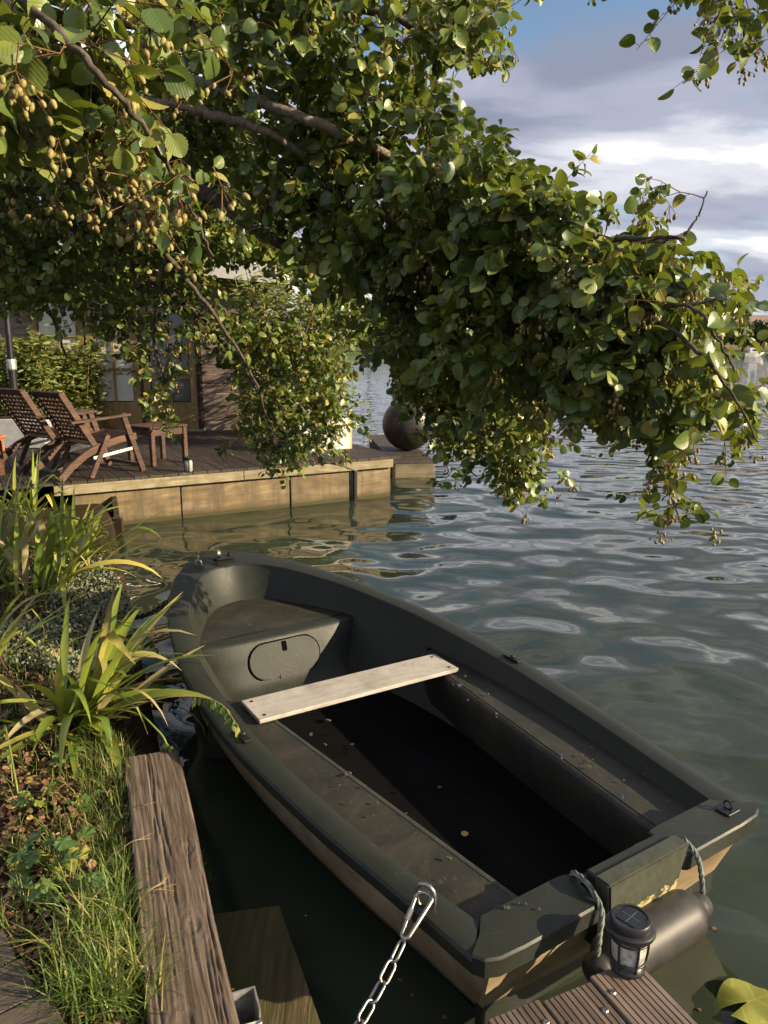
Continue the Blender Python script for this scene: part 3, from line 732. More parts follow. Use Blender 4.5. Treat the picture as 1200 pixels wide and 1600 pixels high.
# ------------------------------------------------------------------ the rowing boat
BO = Vector((.70, 1.90, 0)); BAX = Vector((-.544, .838, 0)).normalized(); BRZ = math.atan2(BAX.y, BAX.x)
def BW(s, t, z): return BO + BAX * s + Vector((BAX.y, -BAX.x, 0)) * t + Vector((0, 0, z))   # t: starboard positive
def sheer(s): return .36 + .20 * max(0, min(1, s / 3.2)) ** 1.6
def catmull(pts, k=7):
    out = []; n = len(pts); P = [Vector(p) for p in pts]
    for i in range(n - 1):
        p0, p1, p2, p3 = P[max(i - 1, 0)], P[i], P[i + 1], P[min(i + 2, n - 1)]
        if i == 0: p0 = p1 * 2 - p2
        if i == n - 2: p3 = p2 * 2 - p1
        for j in range(k):
            u = j / k; out.append(.5 * ((2 * p1) + (p2 - p0) * u + (2 * p0 - 5 * p1 + 4 * p2 - p3) * u * u + (3 * p1 - p0 - 3 * p2 + p3) * u ** 3))
    out.append(P[-1]); return out
GS = [0, .3, .7, 1.25, 1.8, 2.1, 2.45, 2.75, 2.95, 3.10, 3.17]; GT = [.575, .605, .655, .695, .67, .615, .53, .415, .31, .18, 0]
IS = [.085, .3, .7, 1.25, 1.78, 2.06, 2.38, 2.64, 2.81, 2.92, 2.96]; IT = [.49, .525, .575, .61, .585, .535, .452, .342, .245, .14, 0]
def rail(sl, tl, zf):
    h = [(s, t, zf(s)) for s, t in zip(sl, tl)]      # local y is port: +t first, then mirrored
    return catmull(h + [(s, -t, z) for s, t, z in h[-2::-1]])
def build_boat():
    b = empty('rowing_boat', BO, BRZ, 'dark green open rowing boat with blunt bow moored beside the bank', 'boat')
    g0 = rail(GS, GT, sheer)
    ins = lambda d, ds=0: [(s, t) for s, t in zip(GS, GT)]
    def rim(d, dz): return rail([s + (d if s > 2.4 else d * .3) * (1 if i > 5 else 0) for i, s in enumerate(GS)], [max(0, t + d * (1 if i < 10 else 0)) for i, t in enumerate(GT)], lambda s: sheer(s) + dz)
    inn = rail(IS, IT, lambda s: sheer(s) - .004)
    inn2 = rail(IS, [max(0, t - .004) for t in IT], lambda s: sheer(s) - .014)
    mid = [a.lerp(c, .5) + Vector((0, 0, .007)) for a, c in zip(g0, inn)]
    m = MB().grid([rim(-.03, -.052), rim(.004, -.05), rim(.008, -.04), rim(.008, -.012), rim(.002, -.002), [a.lerp(c, .12) + Vector((0, 0, .002)) for a, c in zip(g0, inn)], mid, [a.lerp(c, .88) + Vector((0, 0, .002)) for a, c in zip(g0, inn)], inn, inn2])
    autosmooth(m.build('gunwale', 'boat_green', b), 24)
    # liner down to the floor
    rows = []
    for f in (0, .12, .35, .65, .88, 1.0):
        z1 = .055; sl = []; tl = []
        for i, (s, t) in enumerate(zip(IS, IT)):
            k = f ** 1.5; sl.append(s + (.02 * f if i == 0 else -.42 * k * max(0, (s - 1.5) / 1.42) ** 2)); tl.append(max(0, t - (.05 * f + .12 * k) * (1 if i < 10 else 0) * min(1, t / .3)))
        rows.append(rail(sl, tl, lambda s, f=f: (sheer(s) - .014) * (1 - f) + z1 * f))
    m = MB().grid(rows); m.add([r[0] for r in rows] + [r[-1] for r in rows], [(i, i + 1, i + 7, i + 6) for i in range(5)])
    autosmooth(m.build('liner', 'boat_green', b), 50)
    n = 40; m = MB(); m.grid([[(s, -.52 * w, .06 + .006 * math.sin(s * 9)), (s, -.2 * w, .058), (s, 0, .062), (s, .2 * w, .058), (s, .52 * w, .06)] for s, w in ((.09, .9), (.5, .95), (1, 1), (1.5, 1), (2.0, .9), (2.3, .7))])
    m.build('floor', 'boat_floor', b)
    # outer shell
    H0 = rail([s - (.03 if i > 6 else 0) for i, s in enumerate(GS)], [max(0, t - .045) if i < 10 else 0 for i, t in enumerate(GT)], lambda s: sheer(s) - .052)
    H1 = rail([.07, .33, .7, 1.25, 1.8, 2.1, 2.42, 2.68, 2.84, 2.95, 3.0], [t * .86 for t in GT], lambda s: .12 + .05 * s / 3)
    H2 = rail([.13, .36, .7, 1.25, 1.8, 2.05, 2.3, 2.5, 2.62, 2.72, 2.75], [t * .66 for t in GT], lambda s: .0)
    H3 = rail([.16, .36, .7, 1.25, 1.8, 2.0, 2.2, 2.35, 2.4, 2.5, 2.55], [t * .3 for t in GT], lambda s: -.07)
    hull = MB().grid([H0, [a.lerp(c, .5) + Vector((0, 0, 0)) for a, c in zip(H0, H1)], H1, [a * .5 + c * .5 + Vector((0, (.02 if a.y > 0 else -.02), -.01)) for a, c in zip(H1, H2)], H2, H3])
    autosmooth(hull.build('hull', 'hull_cream', b), 60)
    tr = []
    for Hh, bow in ((H0, 0), (H1, .012), (H2, .018), (H3, .015)):
        p, q = Hh[0], Hh[-1]; tr.append([p.lerp(q, u / 12) + Vector((-bow * math.sin(math.pi * u / 12) - .012, 0, 0)) for u in range(13)])
    for r_, Hh in zip(tr, (H0, H1, H2, H3)): r_.insert(0, Hh[0]); r_.append(Hh[-1])
    autosmooth(MB().grid(tr).build('transom', 'hull_cream', b), 50)
    MB().box((.075, 0, .19), (.03, .98, .30)).build('transom_liner', 'boat_green', b)
    # stern flange in two halves with the motor pad between
    for sg in (-1, 1):
        m = MB(); out = [(.0, .582), (-.028, .565), (-.043, .53), (-.048, .45), (-.048, .185), (-.04, .172), (.088, .172), (.095, .2), (.095, .48), (.05, .52)]
        zt = sheer(0) + .006; k = len(out); lo = [(x, sg * y, zt - .052) for x, y in out]; hi = [(x, sg * y, zt - .006) for x, y in out]
        cx, cy = .025, .37; top = [(cx + (x - cx) * (1 - .006 / max(.05, abs(x - cx) + .02)), sg * (cy + (y - cy) * .985), zt) for x, y in out]
        fs = [tuple(range(k)), tuple(range(3 * k - 1, 2 * k - 1, -1))]
        for a in (0, k): fs += [(a + i, a + (i + 1) % k, a + k + (i + 1) % k, a + k + i) for i in range(k)]
        m.add(lo + hi + top, fs); o = m.build('stern_flange', 'boat_green', b); autosmooth(o, 25)
        if sg > 0: continue
        MB().beam((.02, sg * .5, zt + .003), (.02, sg * .44, zt + .003), .05, .008, (0, 0, 1), .002).build('cleat_plate', 'dark_metal', b)
        MB().tube([(.02 + .014 * math.cos(a * .785), sg * .47, zt + .02 + .014 * math.sin(a * .785)) for a in range(8)], .0035, 6, closed=True).build('eye_ring', 'dark_metal', b)
    pad = empty('motor_pad', (-.058, 0, .415)); pad.parent = b
    m = MB(); w1, w0 = .168, .125
    fr = [(-w1, 0), (w1, 0), (w0, -.235), (-w0, -.235)]
    for th in (0, .055): m.add([(th - .02 * (z < -.1) * (-1), y, z) for y, z in fr], [])
    m.f = [(3, 2, 1, 0), (4, 5, 6, 7), (0, 1, 5, 4), (1, 2, 6, 5), (2, 3, 7, 6), (3, 0, 4, 7)]
    bm = bmesh.new(); me = bpy.data.meshes.new('pad_board'); me.from_pydata(m.v, [], m.f); bm.from_mesh(me); bmesh.ops.recalc_face_normals(bm, faces=bm.faces[:]); bmesh.ops.bevel(bm, geom=bm.edges[:], offset=.006, segments=2, affect='EDGES'); bm.to_mesh(me); bm.free()
    link('pad_board', me, 'motor_pad_paint', pad)
    MB().box((.075, 0, -.12), (.035, .31, .22), None, .004).build('inner_board', 'boat_green', pad)
    # side benches
    for sg in (-1, 1):
        rows = []; N_ = 26
        for i in range(N_ + 1):
            u = i / N_; s = .10 + 1.66 * u
            oT = float(np.interp(s, IS, IT)) - .012; iT = .262 + (.415 - .262) * min(1, s / 1.5) ; zt = .292 + .012 * s
            if s > 1.55: iT = iT + (oT - iT) * ((s - 1.55) / .21) ** 2.2
            rows.append([(s, sg * (oT), zt - .003), (s, sg * (oT - .02), zt), (s, sg * (iT + .03), zt + .002), (s, sg * (iT + .028), zt - .0025), (s, sg * (iT + .024), zt + .001), (s, sg * (iT + .006), zt - .002), (s, sg * iT, zt - .012), (s, sg * (iT + .015), zt - .1), (s, sg * (iT + .05), .05)])
        m = MB().grid(rows); e = rows[-1]; m.add(e, [tuple(range(len(e)))])
        if sg > 0: m.f = [f[::-1] for f in m.f]
        o = autosmooth(m.build('bench', 'bench_green', b), 50)
    # thwart
    m = MB(); th = empty('thwart', (1.52, 0, .326)); th.parent = b; th.rotation_euler.z = R(-2)
    me = MB().box((0, 0, 0), (.205, .99, .018), None, .003).build('thwart_board', 'thwart_white', th)
    for x in (-.07, .07):
        for y in (-.46, .46): MB().lathe([(.007, .009), (.007, .011), (.003, .012)], 8, (x, y, 0)).build('screw', 'dark_metal', th)
    # bow locker
    prof = [(2.36, .337), (2.262, .336), (2.249, .332), (2.240, .320), (2.21, .23), (2.18, .14), (2.13, .085), (2.03, .066), (1.95, .060)]
    rows = []
    for s, z in prof:
        f = min(1, max(0, (sheer(s) - .014 - z) / (sheer(s) - .069))); hw = float(np.interp(s, IS, IT)) - .05 * f - .12 * f ** 1.5 + .035
        rows.append([(s - .03 * (1 - (y / hw) ** 2) * 0 + .05 * (abs(y) / hw) ** 6 * (z < .38), y, z) for y in [hw * (k / 8 - 1) for k in range(17)]])
    autosmooth(MB().grid(rows).build('bulkhead', 'boat_green', b), 70)
    rows = []
    for s in (2.33, 2.45, 2.55, 2.65, 2.75, 2.83, 2.88):
        hw = max(.03, float(np.interp(s, IS, IT)) - .012); rows.append([(s, hw * (k / 5 - 1), .3385 + .002 * math.sin(s * 30 + k)) for k in range(11)])
    MB().grid(rows).build('bow_seat', 'bench_green', b, True)
    # hatch let into the bulkhead
    A = Vector((2.2335, 0, .300)); dn = (Vector((2.18, 0, .14)) - Vector((2.240, 0, .320))).normalized(); nr = Vector((dn.z, 0, -dn.x)); nr = nr if nr.x < 0 else -nr
    h = empty('hatch', (0, 0, 0)); h.parent = b
    def stad(w, hh, r, n=8):
        pts = []
        for cx, cy, a0 in ((w - r, hh - r, 0), (-w + r, hh - r, 90), (-w + r, -hh + r, 180), (w - r, -hh + r, 270)):
            for i in range(n + 1): a = R(a0 + 90 * i / n); pts.append((cx + r * math.cos(a), cy + r * math.sin(a)))
        return pts
    C0 = A + dn * .085
    def onb(y, v, o): return C0 + Vector((0, y, 0)) - dn * v + nr * o
    so_, si_ = stad(.205, .098, .095), stad(.199, .092, .09); k = len(so_); yo = .015
    m = MB(); m.add([onb(x + yo, y, .0025) for x, y in so_] + [onb(x + yo, y, .0025) for x, y in si_], [(i, (i + 1) % k, k + (i + 1) % k, k + i) for i in range(k)]); m.build('hatch_joint', 'void_black', h)
    m = MB(); m.add([onb(x + yo, y, .0005) for x, y in si_] + [onb(x + yo, y, .007) for x, y in si_] + [onb(x * .985 + yo, y * .975, .009) for x, y in si_], [(i, (i + 1) % k, k + (i + 1) % k, k + i) for i in range(2 * k) if (i + 1) % k] + [(k - 1, 0, k, 2 * k - 1), (2 * k - 1, k, 2 * k, 3 * k - 1), tuple(range(2 * k, 3 * k))]); m.build('hatch_panel', 'boat_green', h)
    MB().add([onb(x + .012, y + .060, .0105) for x, y in stad(.014, .026, .008, 3)], [tuple(range(16))]).build('latch_slot', 'void_black', h)
    for y0 in (-.05, .03):
        MB().add([onb(y0 + x, -.088 + y, o) for o in (.004, .012) for x, y in ((-.05, -.012), (.03, -.012), (.03, .012), (-.05, .012))], [(4, 5, 6, 7), (0, 1, 5, 4), (1, 2, 6, 5), (2, 3, 7, 6), (3, 0, 4, 7)]).build('hinge', 'dark_metal', h)
    # fairlead at the stem, oarlock plates
    z = sheer(3.1); f = empty('bow_fairlead', (3.04, .0, z + .004)); f.parent = b
    MB().box((0, 0, .006), (.06, .12, .012), None, .003).build('base_plate', 'dark_metal', f)
    for y in (-.03, .028): MB().tube([(0, y, .01), (0, y, .035)], [.012, .01], 8).build('stud', 'dark_metal', f)
    M_ = Matrix.Rotation(R(90), 3, 'X'); MB().lathe([(.008, -.008), (.026, -.008), (.026, .008), (.008, .008)], 14, (0, .0425, .038), M_).build('roller', 'steel', f)
    for sg in (-1, 1):
        s = 1.22; MB().beam((s - .05, sg * .655, sheer(s) + .008), (s + .05, sg * .655, sheer(s) + .008), .03, .01, (0, 0, 1), .002).build('oarlock_plate', 'dark_metal', b)
        MB().lathe([(.010, 0), (.012, .006), (.007, .012)], 10, (s, sg * .655, sheer(s) + .012)).build('oarlock_socket', 'dark_metal', b)
    o = MB(); r = random.Random(5)
    for _ in range(36):
        s = r.uniform(.15, 1.4); sg = r.choice((-1, -1, 1)); t = r.uniform(.33, .5); x = Vector((s, sg * t, .306 + .012 * s)); k = r.uniform(.002, .006)
        o.box(x, (k * r.uniform(1, 3), k * r.uniform(1, 2), k), Matrix.Rotation(r.uniform(0, 3), 3, 'Z'))
    for _ in range(14):
        s = r.uniform(.02, .14); t = r.uniform(-.5, -.2); o.box((s, t * -1, .372 if s < .09 else .301), (.006 * r.uniform(.5, 1.5), .006, .004), Matrix.Rotation(r.uniform(0, 3), 3, 'Z'))
    o.build('grit', 'pebble', b)['kind'] = 'stuff'
    n = 7; P = np.array([[r.uniform(.2, 1.9), r.uniform(-.24, .24), .075] for _ in range(n)]); 
    V, F, UV = scatter(LOW, P, frames(unit(n) * [1, 1, .1], unit(n) * .3 + [0, 0, 1]), rng.uniform(.02, .035, n))
    np_mesh('fallen_leaves', V, F, 'dead_leaf', b, UV)['kind'] = 'stuff'
    return b
build_boat()

# ------------------------------------------------------------------ chains, fender, lantern, jetty
def link_mesh(L, W, r, n=7, seg=6):
    pts = []
    for i in range(seg + 1): a = -math.pi / 2 + math.pi * i / seg; pts.append((L / 2 - W / 2 + W / 2 * math.cos(a), W / 2 * math.sin(a), 0))
    for i in range(seg + 1): a = math.pi / 2 + math.pi * i / seg; pts.append((-L / 2 + W / 2 + W / 2 * math.cos(a), W / 2 * math.sin(a), 0))
    m = MB().tube(pts, r, n, closed=True); me = bpy.data.meshes.new('link'); me.from_pydata(m.v, [], m.f); me.shade_smooth(); return me
def chain(t, p, q, sag, L, W, r, mat):
    me = link_mesh(L, W, r); me.materials.append(MATS[mat]); step = L - 2.3 * r
    p, q = Vector(p), Vector(q); n = int((q - p).length * (1 + sag * .6) / step); pts = []
    for i in range(n * 4 + 1):
        u = i / (n * 4); pts.append(p.lerp(q, u) + Vector((0, 0, -sag * (q - p).length * 4 * u * (1 - u))))
    for i in range(n):
        a, c = pts[i * 4], pts[min(i * 4 + 4, n * 4)]; d = (c - a).normalized(); tw = R(random.uniform(-14, 14)) + (R(90) if i % 2 else 0) + R(35)
        M = d.to_track_quat('X', 'Z').to_matrix().to_4x4() @ Matrix.Rotation(tw, 4, 'X')
        o = link('link', me, None, t); o.matrix_basis = Matrix.Translation((a + c) / 2) @ M
def build_chains():
    e = BW(.20, -.575, sheer(.2) + .0); end = at_z(545, 1625, .26)
    t = empty('mooring_chain', (0, 0, 0), 0, 'bright steel mooring chain clipped to the port stern corner of the boat', 'chain')
    ex = BAX; M = Matrix((ex, Vector((0, 0, 1)), ex.cross(Vector((0, 0, 1))))).transposed()
    me = link_mesh(.075, .05, .006); me.materials.append(MATS['steel']); o = link('eye_ring', me, None, t); o.matrix_basis = Matrix.Translation(e + Vector((0, 0, .028))) @ Matrix.Rotation(BRZ + .5, 4, 'Z') @ Matrix.Rotation(R(90), 4, 'Y') @ Matrix.Rotation(R(90), 4, 'X')
    d = (end - e); d.normalize(); c0 = e + Vector((0, 0, .035)); c1 = c0 + d * .115 + Vector((0, 0, -.02))
    cm = MB(); pts = []
    ld = (c1 - c0).normalized(); sd_ = ld.cross(Vector((.2, .5, 1))).normalized()
    for i in range(13): a = math.pi * i / 12; pts.append(c0 - ld * .016 * math.sin(a) + sd_ * .024 * math.cos(a) + ld * .012)
    for i in range(9): a = math.pi + math.pi * i / 8; pts.append(c1 - ld * .009 * math.sin(a) + sd_ * .011 * math.cos(a) - ld * .01)
    cm.tube(pts, .0058, 8, closed=True).build('carabiner', 'steel', t, True)
    q = c1 - ld * .0; cm = MB(); a = pts[-2].lerp(pts[0], .35); b_ = pts[-2].lerp(pts[0], .65); MB().tube([pts[20] * 0 + a, b_], .008, 8).build('carabiner_sleeve', 'steel', t)
    chain(t, c1 + ld * .006, end, .05, .056, .024, .0038, 'steel')
    p = BW(3.02, -.17, sheer(3)); q = at_z(185, 960, .02)
    t = empty('bow_chain', (0, 0, 0), 0, 'dark thin chain running from the boat bow down to the bank', 'chain')
    chain(t, p + Vector((-.02, 0, .0)), q, .12, .05, .028, .0048, 'dark_steel_chain')
    MB().tube([p + Vector((.018 * math.cos(a * .5236), 0, .012 + .022 * math.sin(a * .5236))) for a in range(12)], .005, 7, closed=True).build('shackle', 'steel', t, True)
build_chains()

def build_fender():
    a, b = BW(-.085, -.20, .215), BW(-.085, .165, .215)
    f = empty('boat_fender', (a + b) / 2, BRZ - R(90), 'black cylindrical rubber fender roped across the boat stern', 'fender')
    l = (b - a).length; M = Matrix.Rotation(R(90), 3, 'Y'); r = .073
    pr = [(.012, -l / 2 - .055), (.034, -l / 2 - .05), (.040, -l / 2 - .02), (.042, -l / 2)] + [(.042 + (r - .042) * math.sin(i / 6 * math.pi / 2), -l / 2 + .055 * (1 - math.cos(i / 6 * math.pi / 2))) for i in range(1, 7)]
    pr = pr + [(x, -z) for x, z in pr[::-1]]
    MB().lathe(pr, 28, (0, 0, 0), M).build('body', 'black_rubber', f, True)
    W2L = Matrix.Rotation(-(BRZ - R(90)), 3, 'Z'); o = (a + b) / 2
    def loc(p): return W2L @ (Vector(p) - o)
    def rope(pts, name):
        sm = catmull([loc(p) for p in pts], 10); ob = empty(name, (0, 0, 0)); ob.parent = f
        for ph in range(3):
            tw = []
            for i, p in enumerate(sm):
                t = (sm[min(i + 1, len(sm) - 1)] - sm[max(i - 1, 0)]).normalized(); x = t.cross(Vector((.3, .9, .2))).normalized(); y = t.cross(x); an = i * .55 + ph * 2.094
                tw.append(p + (x * math.cos(an) + y * math.sin(an)) * .0038)
            MB().tube(tw, .0044, 6).build('strand', 'rope', ob, True)
    rope([BW(.10, -.14, .30), BW(.07, -.165, .375), BW(-.0, -.185, .392), BW(-.058, -.195, .36), BW(-.07, -.21, .30), BW(-.08, -.225, .25), BW(-.085, -.235, .215)], 'rope')
    rope([BW(-.02, .19, .40), BW(-.055, .20, .37), BW(-.07, .208, .33), BW(-.08, .212, .27), BW(-.085, .215, .215), BW(-.088, .218, .20)], 'rope')
build_fender()

JD = Vector((.915, .404, 0)).normalized(); JZ = .29; JK = at_z(992, 1498, JZ); JRZ = math.atan2(JD.y, JD.x)
def build_jetty():
    t = empty('jetty', (JK.x, JK.y, 0), JRZ, 'grooved reddish brown jetty planks with screws at the bottom of the picture', 'jetty')
    me = profile_plank(.140, 1.5, .028, 8, .0035, .0042, .003); me.materials.append(MATS['jetty_wood'])
    sm = MB().lathe([(.0085, 0), (.0085, .002), (.006, .0045), (.003, .0045), (.0025, .003)], 10); sme = bpy.data.meshes.new('screw'); sme.from_pydata(sm.v, [], sm.f)
    sme.materials.append(MATS['steel'])
    for k in range(5):
        x = .0 - .070 - k * .147
        o = link('plank', me, None, t); o.location = (x, -1.5 - [.0, .012, .006, .015, .01][k], JZ + [.0, -.002, .001, -.001, 0][k])
        for dx in (-.048, .048) if k > 0 else (-.05,):
            for y in (-.06 - .02 * (k % 2), -.62): s = link('screw', sme, None, o); s.location = (dx, 1.5 + y, -.0005)
    for y in (-.10, -.7): MB().beam((-.72, y, JZ - .06), (-.02, y, JZ - .06), .06, .06).build('joist', 'brown_board', t)
    MB().beam((-.06, -.16, -.6), (-.06, -.16, JZ - .03), .09, .09, (1, 0, 0)).build('post', 'brown_board', t)
    MB().beam((-.68, -.16, -.6), (-.68, -.16, JZ - .03), .09, .09, (1, 0, 0)).build('post', 'brown_board', t)
build_jetty()

def build_lantern():
    p = at_z(985, 1512, JZ)
    t = empty('solar_lantern', (p.x - .008, p.y + .0, JZ + .0005), JRZ + .3, 'black solar lantern with crackled glass on the jetty corner', 'lantern')
    MB().lathe([(.038, 0), (.042, .004), (.042, .012), (.036, .018), (.034, .022)], 24).build('base', 'black_plastic', t, True)
    MB().lathe([(.033, .020), (.038, .03), (.042, .06), (.043, .09), (.043, .108)], 24).build('glass', 'lantern_glass', t, True)
    for k in range(6):
        a = k * math.pi / 3; c, s = math.cos(a), math.sin(a)
        MB().tube([(.038 * c, .038 * s, .014), (.042 * c, .042 * s, .035), (.0455 * c, .0455 * s, .065), (.0465 * c, .0465 * s, .112)], .003, 6).build('rib', 'black_plastic', t)
    for r_, z in ((.0415, .034), (.046, .092)): MB().tube([(r_ * math.cos(i * .2618), r_ * math.sin(i * .2618), z) for i in range(24)], .0028, 6, closed=True).build('ring', 'black_plastic', t, True)
    lid = MB().lathe([(.044, .106), (.058, .108), (.0605, .114), (.0605, .122), (.056, .126), (.050, .127), (.049, .142), (.046, .146), (.040, .146), (.040, .143)], 28).build('lid', 'black_plastic', t); autosmooth(lid, 35)
    MB().box((0, 0, .1442), (.052, .052, .002)).build('solar_panel', 'solar_cell', lid)
    for a in (0, 1): MB().box((0, 0, .1456), (.052, .0012, .001), Matrix.Rotation(R(90 * a), 3, 'Z')).build('cell_line', 'steel', lid)
build_lantern()

def build_bank_timber():
    # old sleeper, weathered top with real cracks
    a, b = at_z(322, 1600, .30), at_z(237, 1177, .30); a = Vector(((-.529 - .333) / 2, 1.456, .3)); d = (Vector((b.x, b.y, .3)) - a); d.normalize(); a = a - d * .45; l = (Vector((b.x, b.y, .3)) - a).length
    t = empty('timber_sleeper', (a.x, a.y, 0), math.atan2(d.y, d.x) - R(90), 'old cracked timber sleeper edging the bank', 'timber')
    w = .195; nx, ny = 60, 240; r = np.random.default_rng(4)
    X = np.linspace(-w / 2, w / 2, nx); Y = np.linspace(0, l, ny); XX, YY = np.meshgrid(X, Y)
    Zh = np.zeros_like(XX)
    for k in range(26):
        x0 = r.uniform(-w / 2, w / 2); y0 = r.uniform(0, l); ln = r.uniform(.1, .45); wd = r.uniform(.0012, .004); am = r.uniform(.001, .006)
        xx = x0 + .006 * np.sin(YY * r.uniform(4, 12) + k); Zh -= am * np.exp(-((XX - xx) / wd) ** 2) * np.exp(-((YY - y0) / ln) ** 4)
    for f, am in ((110, .0004), (190, .0006), (330, .0005)): Zh += am * np.sin(XX * f + 1.5 * np.sin(YY * 3 + f) + 2.5 * np.sin(YY * 1.1)) * (.6 + .4 * np.sin(YY * 7 + f))
    for kx, ky in ((.06, l - .62), (-.02, l - 1.25), (.04, l - .95)):
        rr = np.hypot((XX - kx) / .018, (YY - ky) / .03); Zh += -.006 * np.exp(-rr ** 2) + .0015 * np.sin(rr * 6) * np.exp(-rr * .5)
    edge = np.minimum(XX + w / 2, w / 2 - XX); Zh -= .006 * np.exp(-edge / .004) * (1 + .6 * np.sin(YY * 23) * np.sin(YY * 9))
    V = np.stack([XX + .003 * np.sin(YY * 6), YY, .30 + Zh], 2).reshape(-1, 3); idx = np.arange(nx * ny).reshape(ny, nx)
    F = np.stack([idx[:-1, :-1], idx[:-1, 1:], idx[1:, 1:], idx[1:, :-1]], 2).reshape(-1, 4)
    V2 = [V]; F2 = [F]; n0 = nx * ny
    def skirt(ids):
        nonlocal n0
        k = len(ids); lo = V[ids].copy(); lo[:, 2] = -.35; V2.append(lo); q = [(ids[i], n0 + i, n0 + i + 1, ids[i + 1]) for i in range(k - 1)]; F2.append(np.array(q)); n0 += k
    skirt(idx[:, 0]); skirt(idx[::-1, -1]); skirt(idx[0, ::-1]); skirt(idx[-1, :])
    np_mesh('beam', np.concatenate(V2), np.concatenate(F2), 'sleeper_wood', t)
    # low board at the waterline
    p0, p1, p2 = at_z(335, 1428, .1), at_z(436, 1415, .1), at_z(502, 1602, .1); dd = (p2 - p1); dd.normalize(); q = p2 + dd * .5
    c = empty('mossy_board', (p0.x, p0.y, 0), 0, 'wet mossy board lying low at the waterline beside the sleeper', 'board')
    o0 = Vector((p0.x, p0.y, 0)); m = MB(); pts = [p0 - o0, p1 - o0, q - o0, (p0 - p1) * 1.15 + q - o0]
    k = 4; lo = [Vector((p.x, p.y, .06)) for p in pts]; hi = [Vector((p.x, p.y, .1)) for p in pts]
    m.add(lo + hi, [(3, 2, 1, 0), (4, 5, 6, 7)] + [(i, (i + 1) % 4, 4 + (i + 1) % 4, 4 + i) for i in range(4)])
    ob = m.build('plank', 'mossy_board', c)
    MB().beam(pts[0].lerp(pts[1], .5) + Vector((0, .0, -.05)) - Vector((0, 0, 0)) + dd * .1, pts[2].lerp(pts[3], .5) + Vector((0, 0, -.05)), .06, .05).build('bearer', 'brown_board', c)
    # galvanised channel fixed to the sleeper
    p = at_z(382, 1560, .22); g = empty('metal_bracket', (p.x, p.y, .06), math.atan2(d.y, d.x) - R(90), 'galvanised metal channel with chipped white paint beside the sleeper', 'bracket')
    m = MB(); w_, h_, th = .062, .15, .005
    m.box((-w_ / 2, 0, h_ / 2), (th, .07, h_)); m.box((w_ / 2, 0, h_ / 2), (th, .07, h_)); m.box((0, .0375, h_ / 2), (w_ + th, th, h_)); m.build('channel', 'galvanised', g)
    MB().box((0, -.0375, h_ / 2 - .015), (w_ + th + .002, th, h_ - .03)).build('front_plate', 'house_white', g)
    MB().tube([(-.02, .06, .05), (-.02, .06, .14)], .004, 6).build('bolt', 'red_stem', g)
    # cut planks at bottom left
    p = at_z(75, 1545, .30); u = (at_z(75, 1535, .3) - at_z(0, 1572, .3)); u.normalize(); rz = math.atan2(u.y, u.x)
    s = empty('wooden_step', (p.x, p.y, .25), rz, 'two worn wooden step planks at the bottom left corner', 'step')
    MB().box((-.45, -.075, .025), (.9, .145, .05), None, .004).build('plank', 'step_wood', s); MB().box((-.47, .076, .022), (.9, .145, .05), None, .004).build('plank', 'step_wood', s); MB().box((-.47, .225, .018), (.88, .14, .05), None, .004).build('plank', 'step_wood', s)
    # lily leaf on the water
    p = at_z(1168, 1568, .012); ly = empty('lily_pad', (p.x, p.y, .006), R(200), 'yellowing green water lily leaf floating at the bottom right', 'lily pad')
    n = 28; V = [(0, 0, .012)]; rr = .085
    for ring, f in enumerate((.4, .75, 1)):
        for i in range(n + 1):
            a = R(14) + (2 * math.pi - R(28)) * i / n; k = rr * f * (1 + .08 * math.cos(2 * a) - .12 * math.cos(a)); V.append((k * math.cos(a), k * math.sin(a), .004 + .012 * f * math.sin(a * 3) * f + .012 * (1 - f)))
    F = [(0, 1 + i, 2 + i) for i in range(n)]
    for ring in range(2):
        o = 1 + ring * (n + 1); F += [(o + i, o + n + 1 + i, o + n + 2 + i, o + i + 1) for i in range(n)]
    me = bpy.data.meshes.new('leaf'); me.from_pydata(V, [], F); me.shade_smooth(); uvl = me.uv_layers.new(name='UVMap')
    for lp in me.loops: v = V[lp.vertex_index]; uvl.data[lp.index].uv = (v[1] * 3 + .5, abs(v[0]) * 5)
    link('leaf', me, 'lily_leaf', ly)
    MB().tube([(-.01, 0, .01), (-.03, .01, -.05), (-.06, .02, -.3)], .004, 6).build('stalk', 'dry_stem', ly)
build_bank_timber()

